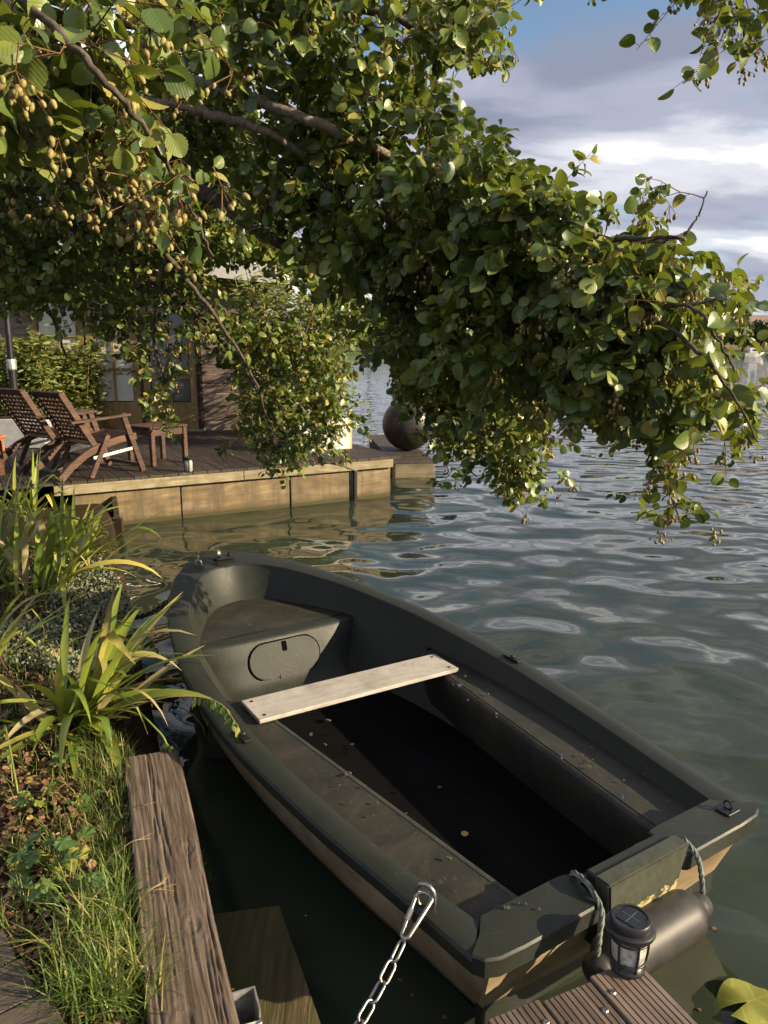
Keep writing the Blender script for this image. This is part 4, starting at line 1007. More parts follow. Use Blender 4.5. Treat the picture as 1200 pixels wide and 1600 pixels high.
# ------------------------------------------------------------------ the alder over the water
def in_poly(x, y, poly):
    c = False; n = len(poly); j = n - 1
    for i in range(n):
        xi, yi = poly[i]; xj, yj = poly[j]
        if (yi > y) != (yj > y) and x < (xj - xi) * (y - yi) / (yj - yi) + xi: c = not c
        j = i
    return c
def build_alder():
    TR = Vector((-4.3, 4.2, 0))
    t = empty('alder_tree', (TR.x, TR.y, .25), 0, 'alder tree on the bank hanging leafy branches with green cones over the boat', 'tree')
    off = Vector((TR.x, TR.y, .25)); OFF = np.array(off)
    Vw = lambda x, y, d: at_d(x, y, d) - off
    r = random.Random(21)
    tp = [Vector((0, 0, -.4)), Vector((.05, 0, .3)), Vector((.12, .05, 1.2)), Vector((.3, 0, 2.2)), Vector((.45, -.1, 3.2)), Vector((.5, -.1, 4.4)), Vector((.45, 0, 5.6))]
    MB().tube(catmull(tp, 5), list(np.interp(np.linspace(0, 6, 31), range(7), [.30, .24, .21, .19, .15, .10, .04])), 14).build('trunk', 'bark', t, True)
    nodes = []   # (pos, radius)
    def limb(start, pts, r0, r1, mat='bark'):
        P = [start] + [Vw(*p) for p in pts]; C = catmull(P, 8)
        C = [p + Vector((r.uniform(-1, 1), r.uniform(-1, 1), r.uniform(-1, 1))) * min(.010, .0015 + r0 * .14) for p in C]
        rad = [r0 + (r1 - r0) * (i / (len(C) - 1)) ** .7 for i in range(len(C))]
        for i in range(3, len(C) - 3, 11): rad[i] *= 1.12
        MB().tube(C, rad, 8).build('branch', mat, t, True)
        for p in C[len(C) // 6:]: nodes.append(np.array(p))
    limb(tp[3], [(-120, 95, 3.3), (250, 118, 3.0), (480, 187, 2.8), (640, 262, 3.0), (800, 335, 2.7), (960, 372, 2.1), (1075, 372, 1.85)], .034, .004, 'bark_pale')
    limb(tp[3], [(-120, 150, 3.4), (220, 158, 3.05), (330, 180, 2.95), (412, 205, 2.85), (560, 300, 3.1), (700, 420, 2.9), (850, 455, 2.4), (1000, 480, 1.95), (1130, 470, 1.75)], .028, .003, 'bark_pale')
    limb(tp[2], [(-120, 222, 4.0), (95, 226, 3.9), (300, 290, 3.7), (400, 360, 3.6), (480, 400, 3.55), (570, 440, 3.5), (640, 520, 3.4), (720, 620, 3.4), (780, 720, 3.4), (812, 785, 3.4)], .05, .004)
    limb(tp[2], [(-80, 275, 4.6), (0, 300, 4.5), (150, 378, 4.45), (280, 470, 4.4), (360, 545, 4.45), (420, 640, 4.5), (470, 710, 4.6), (560, 735, 4.7)], .045, .004)
    limb(tp[2], [(-60, 310, 4.7), (5, 335, 4.7), (45, 410, 4.7), (75, 480, 4.7), (105, 560, 4.75)], .03, .006)
    limb(tp[2], [(-60, 240, 4.2), (170, 300, 4.0), (260, 400, 4.0), (340, 500, 4.1), (400, 600, 4.2), (430, 700, 4.3)], .03, .004)
    limb(nodes[-25], [(240, 520, 4.3), (255, 600, 4.4), (235, 680, 4.5)], .012, .003)
    limb(tp[4], [(-100, -120, 3.6), (250, -60, 3.3), (480, -20, 3.1), (640, 40, 3.0), (740, 85, 2.95)], .06, .005)
    limb(tp[3], [(100, 40, 4.5), (400, 120, 4.6), (560, 220, 4.6), (680, 340, 4.4), (760, 470, 4.2)], .05, .005)
    limb(tp[3], [(-250, -160, 1.9), (-60, -70, 1.3), (70, 30, 1.15), (165, 130, 1.12), (235, 215, 1.2), (295, 320, 1.27), (330, 400, 1.3)], .011, .0018)
    limb(tp[4], [(300, -420, 2.8), (800, -330, 2.5), (1080, -150, 2.3), (1150, -20, 2.25), (1165, 70, 2.25)], .05, .003)
    limb(Vw(850, 455, 2.4), [(930, 520, 2.05), (990, 600, 2.05), (1025, 690, 2.1), (1050, 770, 2.12), (1065, 822, 2.12)], .010, .002)
    limb(Vw(1000, 480, 1.95), [(1080, 540, 1.8), (1140, 610, 1.78), (1185, 690, 1.78)], .008, .002)
    limb(Vw(1000, 480, 1.95), [(1080, 480, 1.75), (1120, 530, 1.7), (1150, 580, 1.7)], .006, .002)
    limb(Vw(640, 520, 3.4), [(690, 600, 3.6), (700, 690, 3.7), (745, 745, 3.7)], .012, .003)
    limb(Vw(960, 372, 2.1), [(1040, 372, 1.8), (1070, 365, 1.78), (1090, 340, 1.78), (1105, 300, 1.78)], .006, .0015)
    limb(Vw(700, 420, 2.9), [(780, 520, 2.5), (850, 600, 2.5), (900, 660, 2.5)], .010, .002)
    # leafy volumes: outline seen from the landing stage, depth range in metres, twigs, leaf size, leaves per twig
    def dl(x, near, far): return lambda px: near + (far - near) * min(1, max(0, (px - x[0]) / (x[1] - x[0])))
    REG = [
      ([(-60, -60), (235, -60), (250, 40), (225, 140), (150, 175), (60, 175), (-60, 140)], lambda x: (1.12, 1.5), 95, (.036, .062), 6, .75),
      ([(130, 175), (225, 180), (310, 260), (330, 390), (315, 415), (275, 340), (190, 285), (110, 245)], lambda x: (1.2, 1.45), 30, (.026, .042), 4, 1.0),
      ([(240, -60), (735, -60), (765, 30), (775, 60), (755, 105), (720, 85), (690, 140), (560, 145), (400, 130), (240, 110)], lambda x: (2.7, 4.2), 420, (.042, .07), 9, .3),
      ([(400, 120), (600, 130), (690, 165), (725, 195), (800, 240), (860, 275), (890, 330), (860, 480), (850, 600), (760, 610), (690, 540), (600, 450), (500, 400), (400, 330)], lambda x: (3.1 - (x - 400) / 460 * .9, 3.8 - (x - 400) / 460 * .6), 900, (.042, .07), 9, .4),
      ([(860, 300), (930, 325), (985, 365), (1060, 395), (1105, 450), (1120, 500), (1130, 560), (1160, 615), (1180, 655), (1110, 650), (1000, 640), (920, 640), (860, 610)], lambda x: (1.75 + (1200 - x) / 340 * .35, 2.2 + (1200 - x) / 340 * .45), 470, (.034, .062), 7, .6),
      ([(600, 460), (720, 530), (850, 580), (850, 690), (825, 745), (795, 755), (765, 715), (705, 695), (645, 640), (610, 570)], lambda x: (3.0, 3.9), 330, (.04, .062), 9, .4),
      ([(-60, 140), (380, 140), (440, 340), (545, 410), (620, 510), (560, 520), (470, 440), (330, 390), (300, 430), (180, 440), (100, 470), (-60, 470)], lambda x: (4.0, 6.2), 1500, (.046, .07), 10, .12),
      ([(330, 440), (430, 520), (535, 540), (550, 640), (530, 690), (585, 735), (580, 755), (555, 750), (520, 715), (475, 715), (425, 745), (400, 700), (375, 630), (340, 530)], lambda x: (4.2, 4.9), 280, (.042, .062), 9, .25),
      ([(110, 440), (320, 430), (330, 520), (275, 560), (200, 560), (130, 520)], lambda x: (4.2, 4.8), 130, (.04, .062), 8, .2),
      ([(215, 580), (280, 560), (270, 630), (248, 670), (228, 650)], lambda x: (4.3, 4.6), 26, (.04, .062), 7, .2),
      ([(1000, 650), (1075, 650), (1065, 740), (1080, 800), (1050, 805), (1030, 770), (1015, 720)], lambda x: (2.0, 2.2), 34, (.032, .05), 6, .7),
      ([(745, 690), (850, 670), (850, 740), (820, 775), (795, 770)], lambda x: (3.2, 3.6), 44, (.038, .06), 8, .5),
      ([(1060, -70), (1270, -70), (1270, 85), (1190, 100), (1145, 80), (1120, 15), (1060, -5)], lambda x: (2.15, 2.5), 48, (.038, .062), 6, .6),
      ([(985, 300), (1050, 290), (1080, 310), (1055, 345), (990, 350)], lambda x: (1.78, 1.9), 9, (.025, .042), 3, .6),
      ([(1100, 410), (1170, 415), (1175, 485), (1130, 490)], lambda x: (1.6, 1.75), 5, (.04, .055), 4, .4),
      ([(-60, 150), (400, 150), (430, 320), (330, 390), (200, 410), (-60, 440)], lambda x: (6.0, 8.0), 800, (.055, .08), 10, .05),
      ([(-350, -950), (650, -950), (735, -60), (-350, -60)], lambda x: (2.8, 6.0), 1000, (.06, .09), 9, .05),
    ]
    tw = []
    for poly, df, n, ls, nl, cone in REG:
        xs = [p[0] for p in poly]; ys = [p[1] for p in poly]; k = 0; n = int(n * 1.35); ls = (ls[0] * .66, ls[1] * .82); nl += 2
        while k < n:      # boughs of four to nine twigs
            x, y = r.uniform(min(xs), max(xs)), r.uniform(min(ys), max(ys))
            if not in_poly(x, y, poly): continue
            a, b = df(x); c = np.array(Vw(x, y, r.uniform(a, b))); sg = .085 * (a / 2.2) ** .5 * ls[1] / .064
            for _ in range(r.randint(4, 9)):
                q = c + np.array([r.gauss(0, sg), r.gauss(0, sg), r.gauss(-.01, sg * .8)]); w = Vector(q) + off; f = w.y * CP - (w.z - CAM_H) * SP
                if in_poly(600 + FPX * w.x / f, 800 - FPX * (w.y * SP + (w.z - CAM_H) * CP) / f, poly) or r.random() < .12: tw.append((q, ls, nl, cone))
                k += 1
    # join every twig to the nearest wood, nearest twigs first, so that the wood branches
    N0 = np.array(nodes); Q = np.array([w[0] for w in tw])
    d0 = np.array([np.min(((N0 - q) ** 2).sum(1)) for q in Q]); order = np.argsort(d0)
    NN = np.zeros((len(N0) + len(tw) * 3, 3)); NN[:len(N0)] = N0; cnt = len(N0)
    segs = []; LP = []; LD = []; LS = []; LN = []; CP_ = []; CD_ = []; CS_ = []; ST = []
    for oi in order:
        q, ls, nl, cone = tw[oi]
        j = np.argmin(((NN[:cnt] - q) ** 2).sum(1)); p = NN[j]; d = q - p; L = np.linalg.norm(d) + 1e-6
        m1 = p + d * .5 + np.array([r.uniform(-.1, .1), r.uniform(-.1, .1), r.uniform(.02, .12)]) * L
        hd = d / L; tl = r.uniform(.09, .18) * (ls[1] / .066)
        e = q + (hd * .6 + np.array([r.uniform(-.5, .5), r.uniform(-.5, .5), r.uniform(-.7, .3)])) * tl
        pts = [p, m1, q, e]; segs.append((pts, .0012 + .0022 * min(1, L / .5)))
        NN[cnt] = m1; NN[cnt + 1] = q; cnt += 2
        ax = (e - q); ax /= np.linalg.norm(ax) + 1e-6
        for i in range(nl):
            u = (i + r.random()) / nl; b = q + (e - q) * u if i > 1 else m1 + (q - m1) * r.random()
            sd_ = np.array([r.gauss(0, 1), r.gauss(0, 1), r.gauss(-.15, .8)]); sd_ /= np.linalg.norm(sd_)
            ld = ax * .45 + sd_; ld /= np.linalg.norm(ld); s = r.uniform(*ls)
            nrm = SUNV * .6 + np.array([0, 0, .5]) + np.array([r.gauss(0, .7), r.gauss(0, .7), r.gauss(0, .7)])
            st = s * .3; ST.append((b, b + ld * st)); LP.append(b + ld * st); LD.append(ld + np.array([0, 0, -.25])); LS.append(s); LN.append(nrm)
        if r.random() < cone:
            base = e if r.random() < .6 else q; stem = base + np.array([r.gauss(0, .02), r.gauss(0, .02), -.03])
            for i in range(r.randint(4, 11)):
                cp = stem + np.array([r.gauss(0, .014), r.gauss(0, .014), r.uniform(-.035, .005)]); ST.append((stem, cp)); CP_.append(cp); CD_.append(np.array([r.gauss(0, .5), r.gauss(0, .5), -1])); CS_.append(r.uniform(.009, .016))
            segs.append(([base, base * .5 + stem * .5, stem], .0010))
    # twigs
    TV = []; TF = []; nvt = 0
    def prism(pts, r0, r1):
        nonlocal nvt
        k = len(pts); P = np.array(pts); d = P[-1] - P[0]; d = d / (np.linalg.norm(d) + 1e-9); a = np.cross(d, [.3, .2, .93]); a /= np.linalg.norm(a) + 1e-9; b = np.cross(d, a)
        for i in range(k):
            rad = r0 + (r1 - r0) * i / (k - 1)
            for th in (0, 2.094, 4.189): TV.append(P[i] + (a * math.cos(th) + b * math.sin(th)) * rad)
        for i in range(k - 1):
            for j in range(3): A = nvt + i * 3; TF.append((A + j, A + (j + 1) % 3, A + 3 + (j + 1) % 3, A + 3 + j))
        nvt += 3 * k
    for pts, rad in segs: prism(pts, rad * 1.3, max(.0008, rad * .5))
    for a, b in ST: prism([a, b], .0008, .0007)
    np_mesh('twigs', np.array(TV), np.array(TF), 'twig_red', t)['kind'] = 'stuff'
    # leaves: the 300 that show largest are leaves of their own, the others one mass
    LP = np.array(LP); LD = np.array(LD); LS = np.array(LS); LN = np.array(LN); W = LP + OFF
    M = frames(LD, LN)
    v = W - [0, 0, CAM_H]; f = v[:, 1] * CP - v[:, 2] * SP; px = 600 + FPX * v[:, 0] / f; py = 800 - FPX * (v[:, 1] * SP + v[:, 2] * CP) / f
    ok = (f > .3) & (px > 0) & (px < 1200) & (py > 0) & (py < 1600)
    keep = f > .75; size = np.where(ok, LS / np.maximum(f, .3), 0); top = np.argsort(-size)[:300]; big = np.zeros(len(LP), bool); big[top] = True; big &= keep
    MES = []
    for k in range(8):
        V, F, UV = leaf_high(k, r.uniform(.02, .08)); o = np_mesh('leaf', V, F, 'alder_leaf', None, UV); MES.append(o.data); bpy.data.objects.remove(o)
    for i in np.nonzero(big)[0]:
        o = link('leaf', MES[i % 8], None, t); mm = Matrix([[*(M[i][k] * LS[i]), LP[i][k]] for k in range(3)] + [[0, 0, 0, 1]]); o.matrix_basis = mm
    rest = keep & ~big & (f < 2.8)
    allV = []; allF = []; allU = []; n0 = 0
    for k in range(8):
        sel = np.nonzero(rest)[0][k::8]; V, F, UV = leaf_high(k + 20); V = V.reshape(15, 9, 3)[::2, ::2].reshape(-1, 3); UV = UV.reshape(15, 9, 2)[::2, ::2].reshape(-1, 2)
        F = np.array([(i * 5 + j, i * 5 + j + 1, (i + 1) * 5 + j + 1, (i + 1) * 5 + j) for i in range(7) for j in range(4)])
        a, b, c = scatter((V, F, UV), LP[sel], M[sel], LS[sel]); allV.append(a); allF.append(b + n0); allU.append(c); n0 += len(a)
    np_mesh('foliage', np.concatenate(allV), np.concatenate(allF), 'alder_leaf', t, np.concatenate(allU))['kind'] = 'stuff'
    sel = keep & ~big & (f >= 2.8); allV = []; allF = []; allU = []; n0 = 0; ids = np.nonzero(sel)[0]
    for k, (be, cu, wf, tp_) in enumerate(((.15, .2, 1, .96), (.5, .1, .9, .93), (-.1, .45, .85, .98), (.3, -.2, 1.05, .92), (.05, .6, .8, 1.0))):
        q = ids[k::5]; a, b, c = scatter(leaf_low(be, cu, wf, tp_), LP[q], M[q], LS[q], rng.uniform(.8, 1.1, len(q))); allV.append(a); allF.append(b + n0); allU.append(c); n0 += len(a)
    np_mesh('foliage', np.concatenate(allV), np.concatenate(allF), 'alder_leaf', t, np.concatenate(allU))['kind'] = 'stuff'
    # cones
    cv = []; n = 8
    prof = [(.10, 0), (.25, .12), (.33, .35), (.31, .6), (.21, .85), (.06, 1)]
    for k, (rr, z) in enumerate(prof):
        for j in range(n): a = 2 * math.pi * (j + .5 * (k % 2)) / n; q = rr * (1 + (.11 if (j + k) % 2 else -.09)); cv.append((q * math.cos(a), z, q * math.sin(a)))
    cf = [(k * n + j, k * n + (j + 1) % n, (k + 1) * n + (j + 1) % n, (k + 1) * n + j) for k in range(5) for j in range(n)]
    tm = (np.array(cv), np.array(cf), np.array([(.5, c[1]) for c in cv])); CPn = np.array(CP_); CSn = np.array(CS_); CM = frames(np.array(CD_), unit(len(CPn)))
    w = CPn + OFF - [0, 0, CAM_H]; cd = w[:, 1] * CP - w[:, 2] * SP; cx = 600 + FPX * w[:, 0] / cd; cyy = 800 - FPX * (w[:, 1] * SP + w[:, 2] * CP) / cd
    good = cd > .75; vis = good & (cx > 0) & (cx < 1200) & (cyy > 0) & (cd < 1.5); own = np.nonzero(vis)[0][:200]
    ob = np_mesh('cone', tm[0], tm[1], 'cone_green', None, tm[2]); cme = ob.data; bpy.data.objects.remove(ob)
    for i in own:
        o = link('cone', cme, None, t); o.matrix_basis = Matrix([[*(CM[i][k] * CSn[i]), CPn[i][k]] for k in range(3)] + [[0, 0, 0, 1]])
    g = good.copy(); g[own] = False
    V, F, UV = scatter(tm, CPn[g], CM[g], CSn[g]); np_mesh('cones', V, F, 'cone_green', t, UV)['kind'] = 'stuff'
    print('leaves', len(LP), 'twigs', len(tw), 'cones', len(CPn))
build_alder()

# ------------------------------------------------------------------ plants on the bank
GZ = .26
def blade_mesh(name, L, w, az, el, droop, mat, parent, base, twist=0.0, kink=None, seg=10):
    d = Vector((math.cos(az), math.sin(az), 0)); p = Vector(base); rows = []; uv = []; a = el; st = L / seg
    sd0 = Vector((-d.y, d.x, 0))
    for i in range(seg + 1):
        v = i / seg; ww = w * (min(1, .55 + v * 1.6) if v < .3 else 1) * (1 - max(0, (v - .45) / .55) ** 1.8) + .0006
        tg = d * math.cos(a) + Vector((0, 0, math.sin(a))); nn = sd0.cross(tg) * -1
        s_ = sd0 * math.cos(twist * v) + nn * math.sin(twist * v)
        rows.append([p - s_ * ww / 2 + nn * ww * .14, p, p + s_ * ww / 2 + nn * ww * .14]); uv += [(.0, v), (.5, v), (1, v)]
        p = p + tg * st; a -= droop * (.4 + 1.3 * v) / seg
        if kink and i == int(seg * kink): a -= 1.3
    V = np.array([q for r_ in rows for q in r_]); F = np.array([(i * 3 + j, i * 3 + j + 1, i * 3 + j + 4, i * 3 + j + 3) for i in range(seg) for j in range(2)])
    return np_mesh(name, V, F, mat, parent, np.array(uv))
def iris(px, py, n, L, azc, azs, label, seed, w=.026, el=(.5, 1.35), dry=.14, z=GZ, pods=(), spread=.05):
    r = random.Random(seed); b = at_z(px, py, z); t = empty('iris_clump', (b.x, b.y, z), 0, label, 'iris', 'iris clumps on the bank')
    for k in range(n):
        az = r.gauss(azc, azs); e = r.uniform(*el); mt = 'iris_dry' if r.random() < dry else 'iris_leaf'
        base = (r.gauss(0, spread), r.gauss(0, spread), -.02)
        blade_mesh('blade', r.uniform(*L), w * r.uniform(.65, 1.15), az, e, r.uniform(.15, 1.1) if r.random() < .78 else r.uniform(1.3, 2.5), mt, t, base, r.uniform(-.9, .9), r.uniform(.5, .75) if r.random() < .15 else None)
    for k, (x, y, zz) in enumerate(pods):
        q = at_z(x, y, zz) - Vector((b.x, b.y, z)); m = MB()
        MB().tube(catmull([(0, 0, 0), (q.x * .45, q.y * .45, q.z * .6 + .16), (q.x * .9, q.y * .9, q.z + .05), q], 5), .0035, 6).build('stalk', 'pod_green', t, True)
        for i in range(2):
            M = Matrix.Rotation(r.uniform(0, 3), 3, 'Z') @ Matrix.Rotation(R(120 + 25 * i), 3, 'Y'); prof = [(.002, 0), (.008, .006), (.0125, .02), (.012, .034), (.006, .046), (.002, .050)]
            MB().lathe(prof, 9, q + Vector((.012 * i, .008 * i, -.01 * i)), M).build('seed_pod', 'pod_green', t, True)
RT = -.25   # towards the water and the camera
iris(118, 1128, 62, (.40, .76), .05, .95, 'sunlit yellow green iris clump leaning over the boat bow', 1, .048, (.3, 1.4), .10, pods=((262, 1165, .33),))
iris(75, 915, 44, (.5, .85), .6, 1.6, 'iris clump below the terrace corner with leaves reaching the water', 2, .044, (.5, 1.45), .12, pods=((92, 805, .62),), spread=.09)
iris(-10, 900, 26, (.55, .95), .9, 1.3, 'tall dark iris clump at the left edge in front of the agave', 3, .038, (.8, 1.5), .08, spread=.1)
iris(112, 862, 26, (.35, .62), .3, 1.3, 'low iris clump in the shade against the dark retaining board', 8, .042, (.5, 1.4), .05, spread=.1)
iris(35, 800, 22, (.45, .75), .3, 1.5, 'shaded iris leaves in front of the agave pot under the chairs', 9, .034, (.6, 1.45), .05, spread=.12)
iris(-25, 1040, 16, (.35, .6), .2, .9, 'small iris clump at the left edge above the red stem', 4, .026, (.4, 1.3), .2)
iris(5, 1165, 10, (.22, .36), -1.2, .7, 'drooping iris leaves with two fat seed pods at the left edge', 6, .022, (.2, .9), .1, pods=((28, 1240, .28),))

def bank_z(x, y): return .235 + .035 * hsh(x * 2, y * 2) + .02 * hsh(x * 9, y * 8)
def pts_in(poly, n, r, z=GZ):
    xs = [p[0] for p in poly]; ys = [p[1] for p in poly]; out = []
    # even over the ground, not over the picture
    while len(out) < n:
        x, y = r.uniform(min(xs), max(xs)), r.uniform(min(ys), max(ys))
        if in_poly(x, y, poly):
            q = at_z(x, y, z)
            if r.random() < min(1, (q.y / 4) ** 2 + .25) and q.x < bank_x(q.y) + .0: out.append((q.x, q.y, bank_z(q.x, q.y)))
    return np.array(out)
def grass(name, P, hl, w, mat, lean=.5, seed=1):
    r = np.random.default_rng(seed); n = len(P); az = r.uniform(0, 6.283, n); d = np.stack([np.cos(az), np.sin(az), np.zeros(n)], 1); s = np.stack([-d[:, 1], d[:, 0], np.zeros(n)], 1)
    H = r.uniform(*hl, n)[:, None]; l = (r.uniform(.1, 1.3, n) * lean)[:, None]; V = []; UV = []
    for v, ww in ((0, 1), (.35, .9), (.7, .6), (1, .05)):
        c = P + d * H * l * v ** 1.7 + np.array([0, 0, 1]) * H * (v - .45 * np.minimum(1, l) * v ** 2); V += [c - s * w * ww / 2, c + s * w * ww / 2]; UV += [np.full((n, 2), [0, v]), np.full((n, 2), [1, v])]
    V = np.stack(V, 1).reshape(-1, 3); UV = np.stack(UV, 1).reshape(-1, 2); base = (np.arange(n) * 8)[:, None, None]
    F = (np.array([[0, 1, 3, 2], [2, 3, 5, 4], [4, 5, 7, 6]])[None] + base).reshape(-1, 4)
    return np_mesh(name, V, F, mat, None, UV)
def build_bank_plants():
    r = random.Random(9)
    fine = [(125, 1140), (215, 1175), (208, 1290), (200, 1380), (180, 1400), (140, 1320), (120, 1230)]
    coarse = [(185, 1390), (205, 1400), (260, 1610), (60, 1610), (90, 1480), (140, 1420)]
    every = [(0, 1120), (190, 1160), (205, 1350), (235, 1610), (0, 1610)]; back = [(0, 830), (180, 850), (200, 960), (215, 1120), (0, 1120)]
    tag(grass('fine_grass', pts_in(fine, 1050, r), (.035, .11), .0024, 'grass_blade', .8, 1), 'fine tufted grass beside the far half of the sleeper', 'grass', kind='stuff')
    tag(grass('coarse_grass', pts_in(coarse, 700, r), (.07, .19), .005, 'grass_blade', 1.0, 2), 'coarse sunlit grass beside the near end of the sleeper', 'grass', kind='stuff')
    P = np.concatenate([pts_in(every, 900, r), pts_in(back, 1500, r)])
    tag(grass('scattered_grass', P, (.04, .13), .003, 'grass_blade', 1.0, 3), 'thin grass scattered over the bank', 'grass', kind='stuff')
    # leaf litter
    P = np.concatenate([pts_in(every, 2900, r), pts_in(back, 1800, r)]); n = len(P); P[:, 2] += rng.uniform(.002, .022, n)
    V, F, UV = scatter(LOW, P, frames(unit(n) * [1, 1, .35], unit(n) * .7 + [0, 0, 1]), rng.uniform(.012, .034, n), rng.uniform(.35, .95, n))
    tag(np_mesh('leaf_litter', V, F, 'dead_leaf', None, UV), 'brown fallen leaves covering the bank', 'leaf litter', kind='stuff')
    # silvery ground cover spilling over the edge
    silver = [(95, 880), (160, 862), (198, 905), (206, 960), (196, 1015), (150, 1050), (90, 1040), (0, 1020), (0, 955), (60, 950)]
    Q = []
    for _ in range(5200):
        while True:
            x, y = r.uniform(0, 208), r.uniform(860, 1050)
            if in_poly(x, y, silver): break
        q = at_z(x, y, GZ + .06); hgt = r.uniform(0, .11) * (.6 + .4 * math.sin(q.x * 9) * math.sin(q.y * 7)); Q.append((q.x, q.y, GZ - .03 + hgt))
    Q = np.array(Q); n = len(Q); V, F, UV = scatter(LOW, Q, frames(unit(n) + [0, 0, .6], unit(n) + [0, 0, .8] + SUNV * .5), rng.uniform(.012, .030, n), rng.uniform(.45, .8, n))
    tag(np_mesh('silver_ground_cover', V, F, 'silver_leaf', None, UV), 'pale silvery ground cover spilling over the bank edge', 'ground cover', kind='stuff')
    # lobed herbs
    V = [(0, 0, 0)]; nl = 40
    for i in range(nl + 1):
        a = R(25) + (2 * math.pi - R(50)) * i / nl; k = .5 * (.72 + .28 * abs(math.cos(2.5 * (a - math.pi)))) * (1 + .06 * (-1) ** i); V.append((k * math.sin(a) , -k * math.cos(a) + .3, .06 * math.sin(a * 5)))
    lob = (np.array(V), np.array([(0, i + 1, i + 2) for i in range(nl)])[:, ::-1], np.array([(v[0] + .5, v[1]) for v in V]))
    ob = np_mesh('leaf', lob[0], lob[1], 'herb_leaf', None, lob[2]); hme = ob.data; bpy.data.objects.remove(ob)
    herbs = [(60, 1255, 9, .05, 'small dark green herb left of the fine grass in the litter'), (165, 1455, 10, .045, 'round leaved green herb beside the middle of the sleeper'), (40, 1430, 8, .05, 'green lobed herb above the wooden step'), (95, 1345, 13, .075, 'lobed green geranium plant in the middle of the leaf litter'), (110, 1410, 11, .07, 'lobed geranium plant just below the larger one in the litter'), (20, 1335, 9, .07, 'shaded geranium plant at the left edge of the litter'),
             (25, 1110, 8, .06, 'dull green mallow leaves beside the dark red stem'), (100, 1195, 9, .045, 'ivy like leaves at the foot of the sunlit iris'), (125, 1255, 14, .035, 'low bright green parsley like herb in the fine grass'), (150, 1490, 8, .035, 'tiny round leaved weed between coarse grass blades')]
    for x, y, k, sz, lab in herbs:
        b = at_z(x, y, GZ); t = empty('herb', (b.x, b.y, bank_z(b.x, b.y)), 0, lab, 'herb', 'small herbs on the bank')
        for i in range(k):
            a = r.uniform(0, 6.28); d = r.uniform(.01, sz * 1.5); h = r.uniform(.02, .085) * sz / .06; p = Vector((d * math.cos(a), d * math.sin(a), h)); s = sz * r.uniform(.6, 1.1)
            M = Matrix.Translation(p) @ Matrix.Rotation(a - R(90), 4, 'Z') @ Matrix.Rotation(R(r.uniform(-50, 10)), 4, 'X') @ Matrix.Rotation(R(r.uniform(-25, 25)), 4, 'Y') @ Matrix.Scale(s, 4)
            o = link('leaf', hme, None, t); o.matrix_basis = M
            MB().tube([(0, 0, -.03), (p.x * .5, p.y * .5, h * .7), p], .0014, 5).build('stalk', 'pod_green', t)
    # larger sage leaves on the bank edge
    b = at_z(195, 1015, GZ); t = empty('sage_plant', (b.x, b.y, GZ), 0, 'soft pale green leaves at the bank edge behind the sunlit iris', 'plant')
    for i in range(26):
        a = r.uniform(-1.2, 2.2); M = Matrix.Translation((r.gauss(0, .06), r.gauss(0, .07), r.uniform(0, .07))) @ Matrix.Rotation(a - R(90), 4, 'Z') @ Matrix.Rotation(R(r.uniform(0, 50)), 4, 'X') @ Matrix.Scale(r.uniform(.06, .10), 4)
        if i == 0: o0 = np_mesh('leaf', LOW[0] * [.55, 1, 1], LOW[1], 'silver_leaf', t, LOW[2]); o = o0
        else: o = dup(o0, t)
        o.matrix_basis = M
    # dark red stem
    a, c = at_z(-6, 1015, .52), at_z(66, 1168, GZ); t = empty('red_stem', (c.x, c.y, GZ), 0, 'bare dark red plant stem leaning across the left edge', 'stem')
    q = a - Vector((c.x, c.y, GZ)); MB().tube(catmull([(0, 0, -.02), q * .5 + Vector((0, 0, .012)), q, q * 1.6], 6), .0045, 7).build('stem', 'red_stem', t, True); MB().lathe([(.006, 0), (.007, .004), (.005, .008)], 7, q * .5 + Vector((0, 0, .008))).build('node', 'red_stem', t)
    # sprig over the gunwale
    c = at_z(150, 1130, GZ); t = empty('leafy_sprig', (c.x, c.y, GZ), 0, 'arching sprig with small drooping leaves hanging over the boat gunwale', 'plant')
    path = [Vector((0, 0, 0))] + [at_z(x, y, z) - c for x, y, z in ((235, 1095, .46), (300, 1088, .50), (345, 1100, .49), (372, 1135, .45))]; path = [Vector(p) + (Vector((0, 0, 0))) for p in path]; sm = catmull(path, 8)
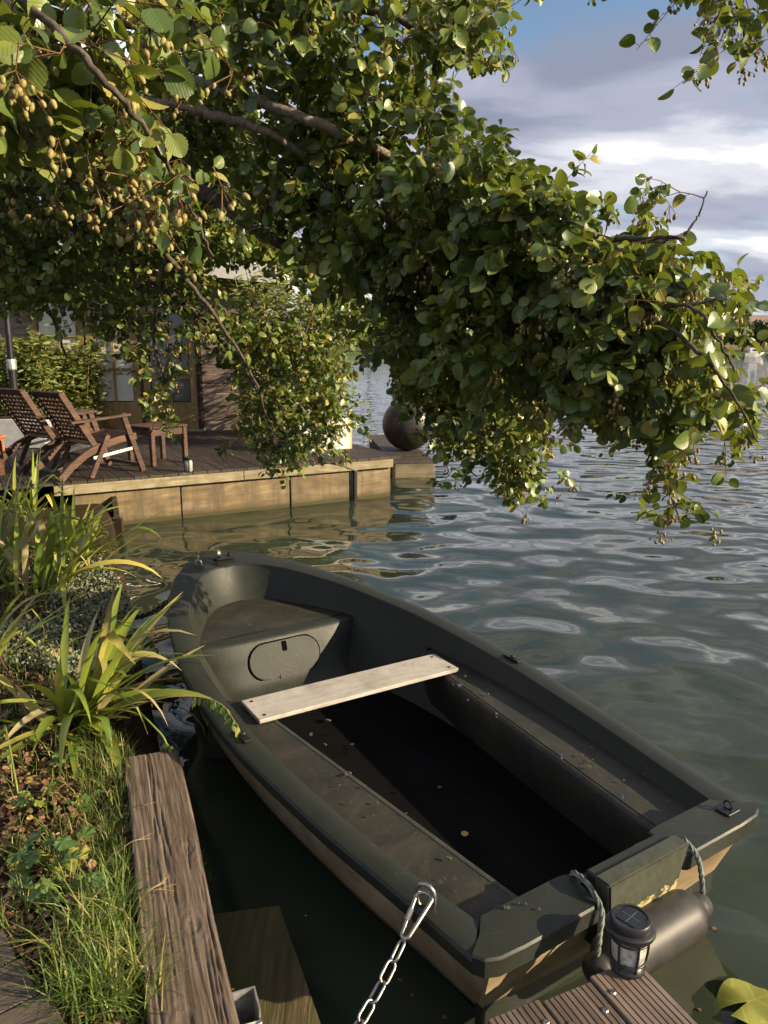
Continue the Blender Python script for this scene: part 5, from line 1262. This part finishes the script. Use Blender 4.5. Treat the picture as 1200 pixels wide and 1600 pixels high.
    MB().tube(sm, [.0035 - .0025 * i / (len(sm) - 1) for i in range(len(sm))], 6).build('stem', 'dry_stem', t, True); first = None
    for i in range(24):
        p = sm[int(len(sm) * (.5 + .5 * i / 24))]; a = r.uniform(0, 6.28)
        M = Matrix.Translation(p) @ Matrix.Rotation(a, 4, 'Z') @ Matrix.Rotation(R(r.uniform(-95, -40)), 4, 'X') @ Matrix.Scale(r.uniform(.03, .055), 4)
        if first is None: first = np_mesh('leaf', LOW[0] * [.5, 1, 1], LOW[1], 'herb_leaf', t, LOW[2]); o = first
        else: o = dup(first, t)
        o.matrix_basis = M
    # dry stalks trailing on the sleeper
    for k, (x0, y0, x1, y1) in enumerate(((205, 1400, 272, 1392), (205, 1420, 258, 1378), (200, 1262, 240, 1262), (180, 1330, 235, 1310))):
        a, b = at_z(x0, y0, .29), at_z(x1, y1, .315); t = empty('dry_stalk', a, 0, ('long dry grass stalk lying across the middle of the sleeper', 'dry stalk arching up over the middle of the sleeper', 'short dry stalk near the far end of the sleeper', 'dry stalk just touching the sleeper below its far end')[k], 'stalk', 'dry stalks on the sleeper')
        MB().tube(catmull([(0, 0, -.01), (b - a) * .5 + Vector((0, 0, .012)), (b - a)], 5), .0011, 5).build('stalk', 'dry_stem', t); MB().tube([(b - a) * .6 + Vector((0, 0, .01)), (b - a) * .9 + Vector((.012, .02, .008))], .0007, 4).build('side_stalk', 'dry_stem', t)
build_bank_plants()

def floating_bits():
    r = random.Random(31); P = np.array([at_z(x, y, .004) for x, y in ((1070, 1375), (620, 1530), (640, 1555), (775, 1580), (690, 1590), (1010, 1560), (1120, 1450), (560, 930), (610, 890), (520, 1560), (1090, 1575), (1060, 1490), (300, 1330), (480, 1430))]); n = len(P)
    V, F, UV = scatter(LOW, P, frames(unit(n) * [1, 1, 0] + [0, 0, .02], np.tile([0, 0, 1.0], (n, 1))), rng.uniform(.006, .018, n))
    tag(np_mesh('floating_bits', V, F, 'dead_leaf', None, UV), 'tiny leaf scraps floating on the dark water around the boat', 'debris', kind='stuff')
floating_bits()
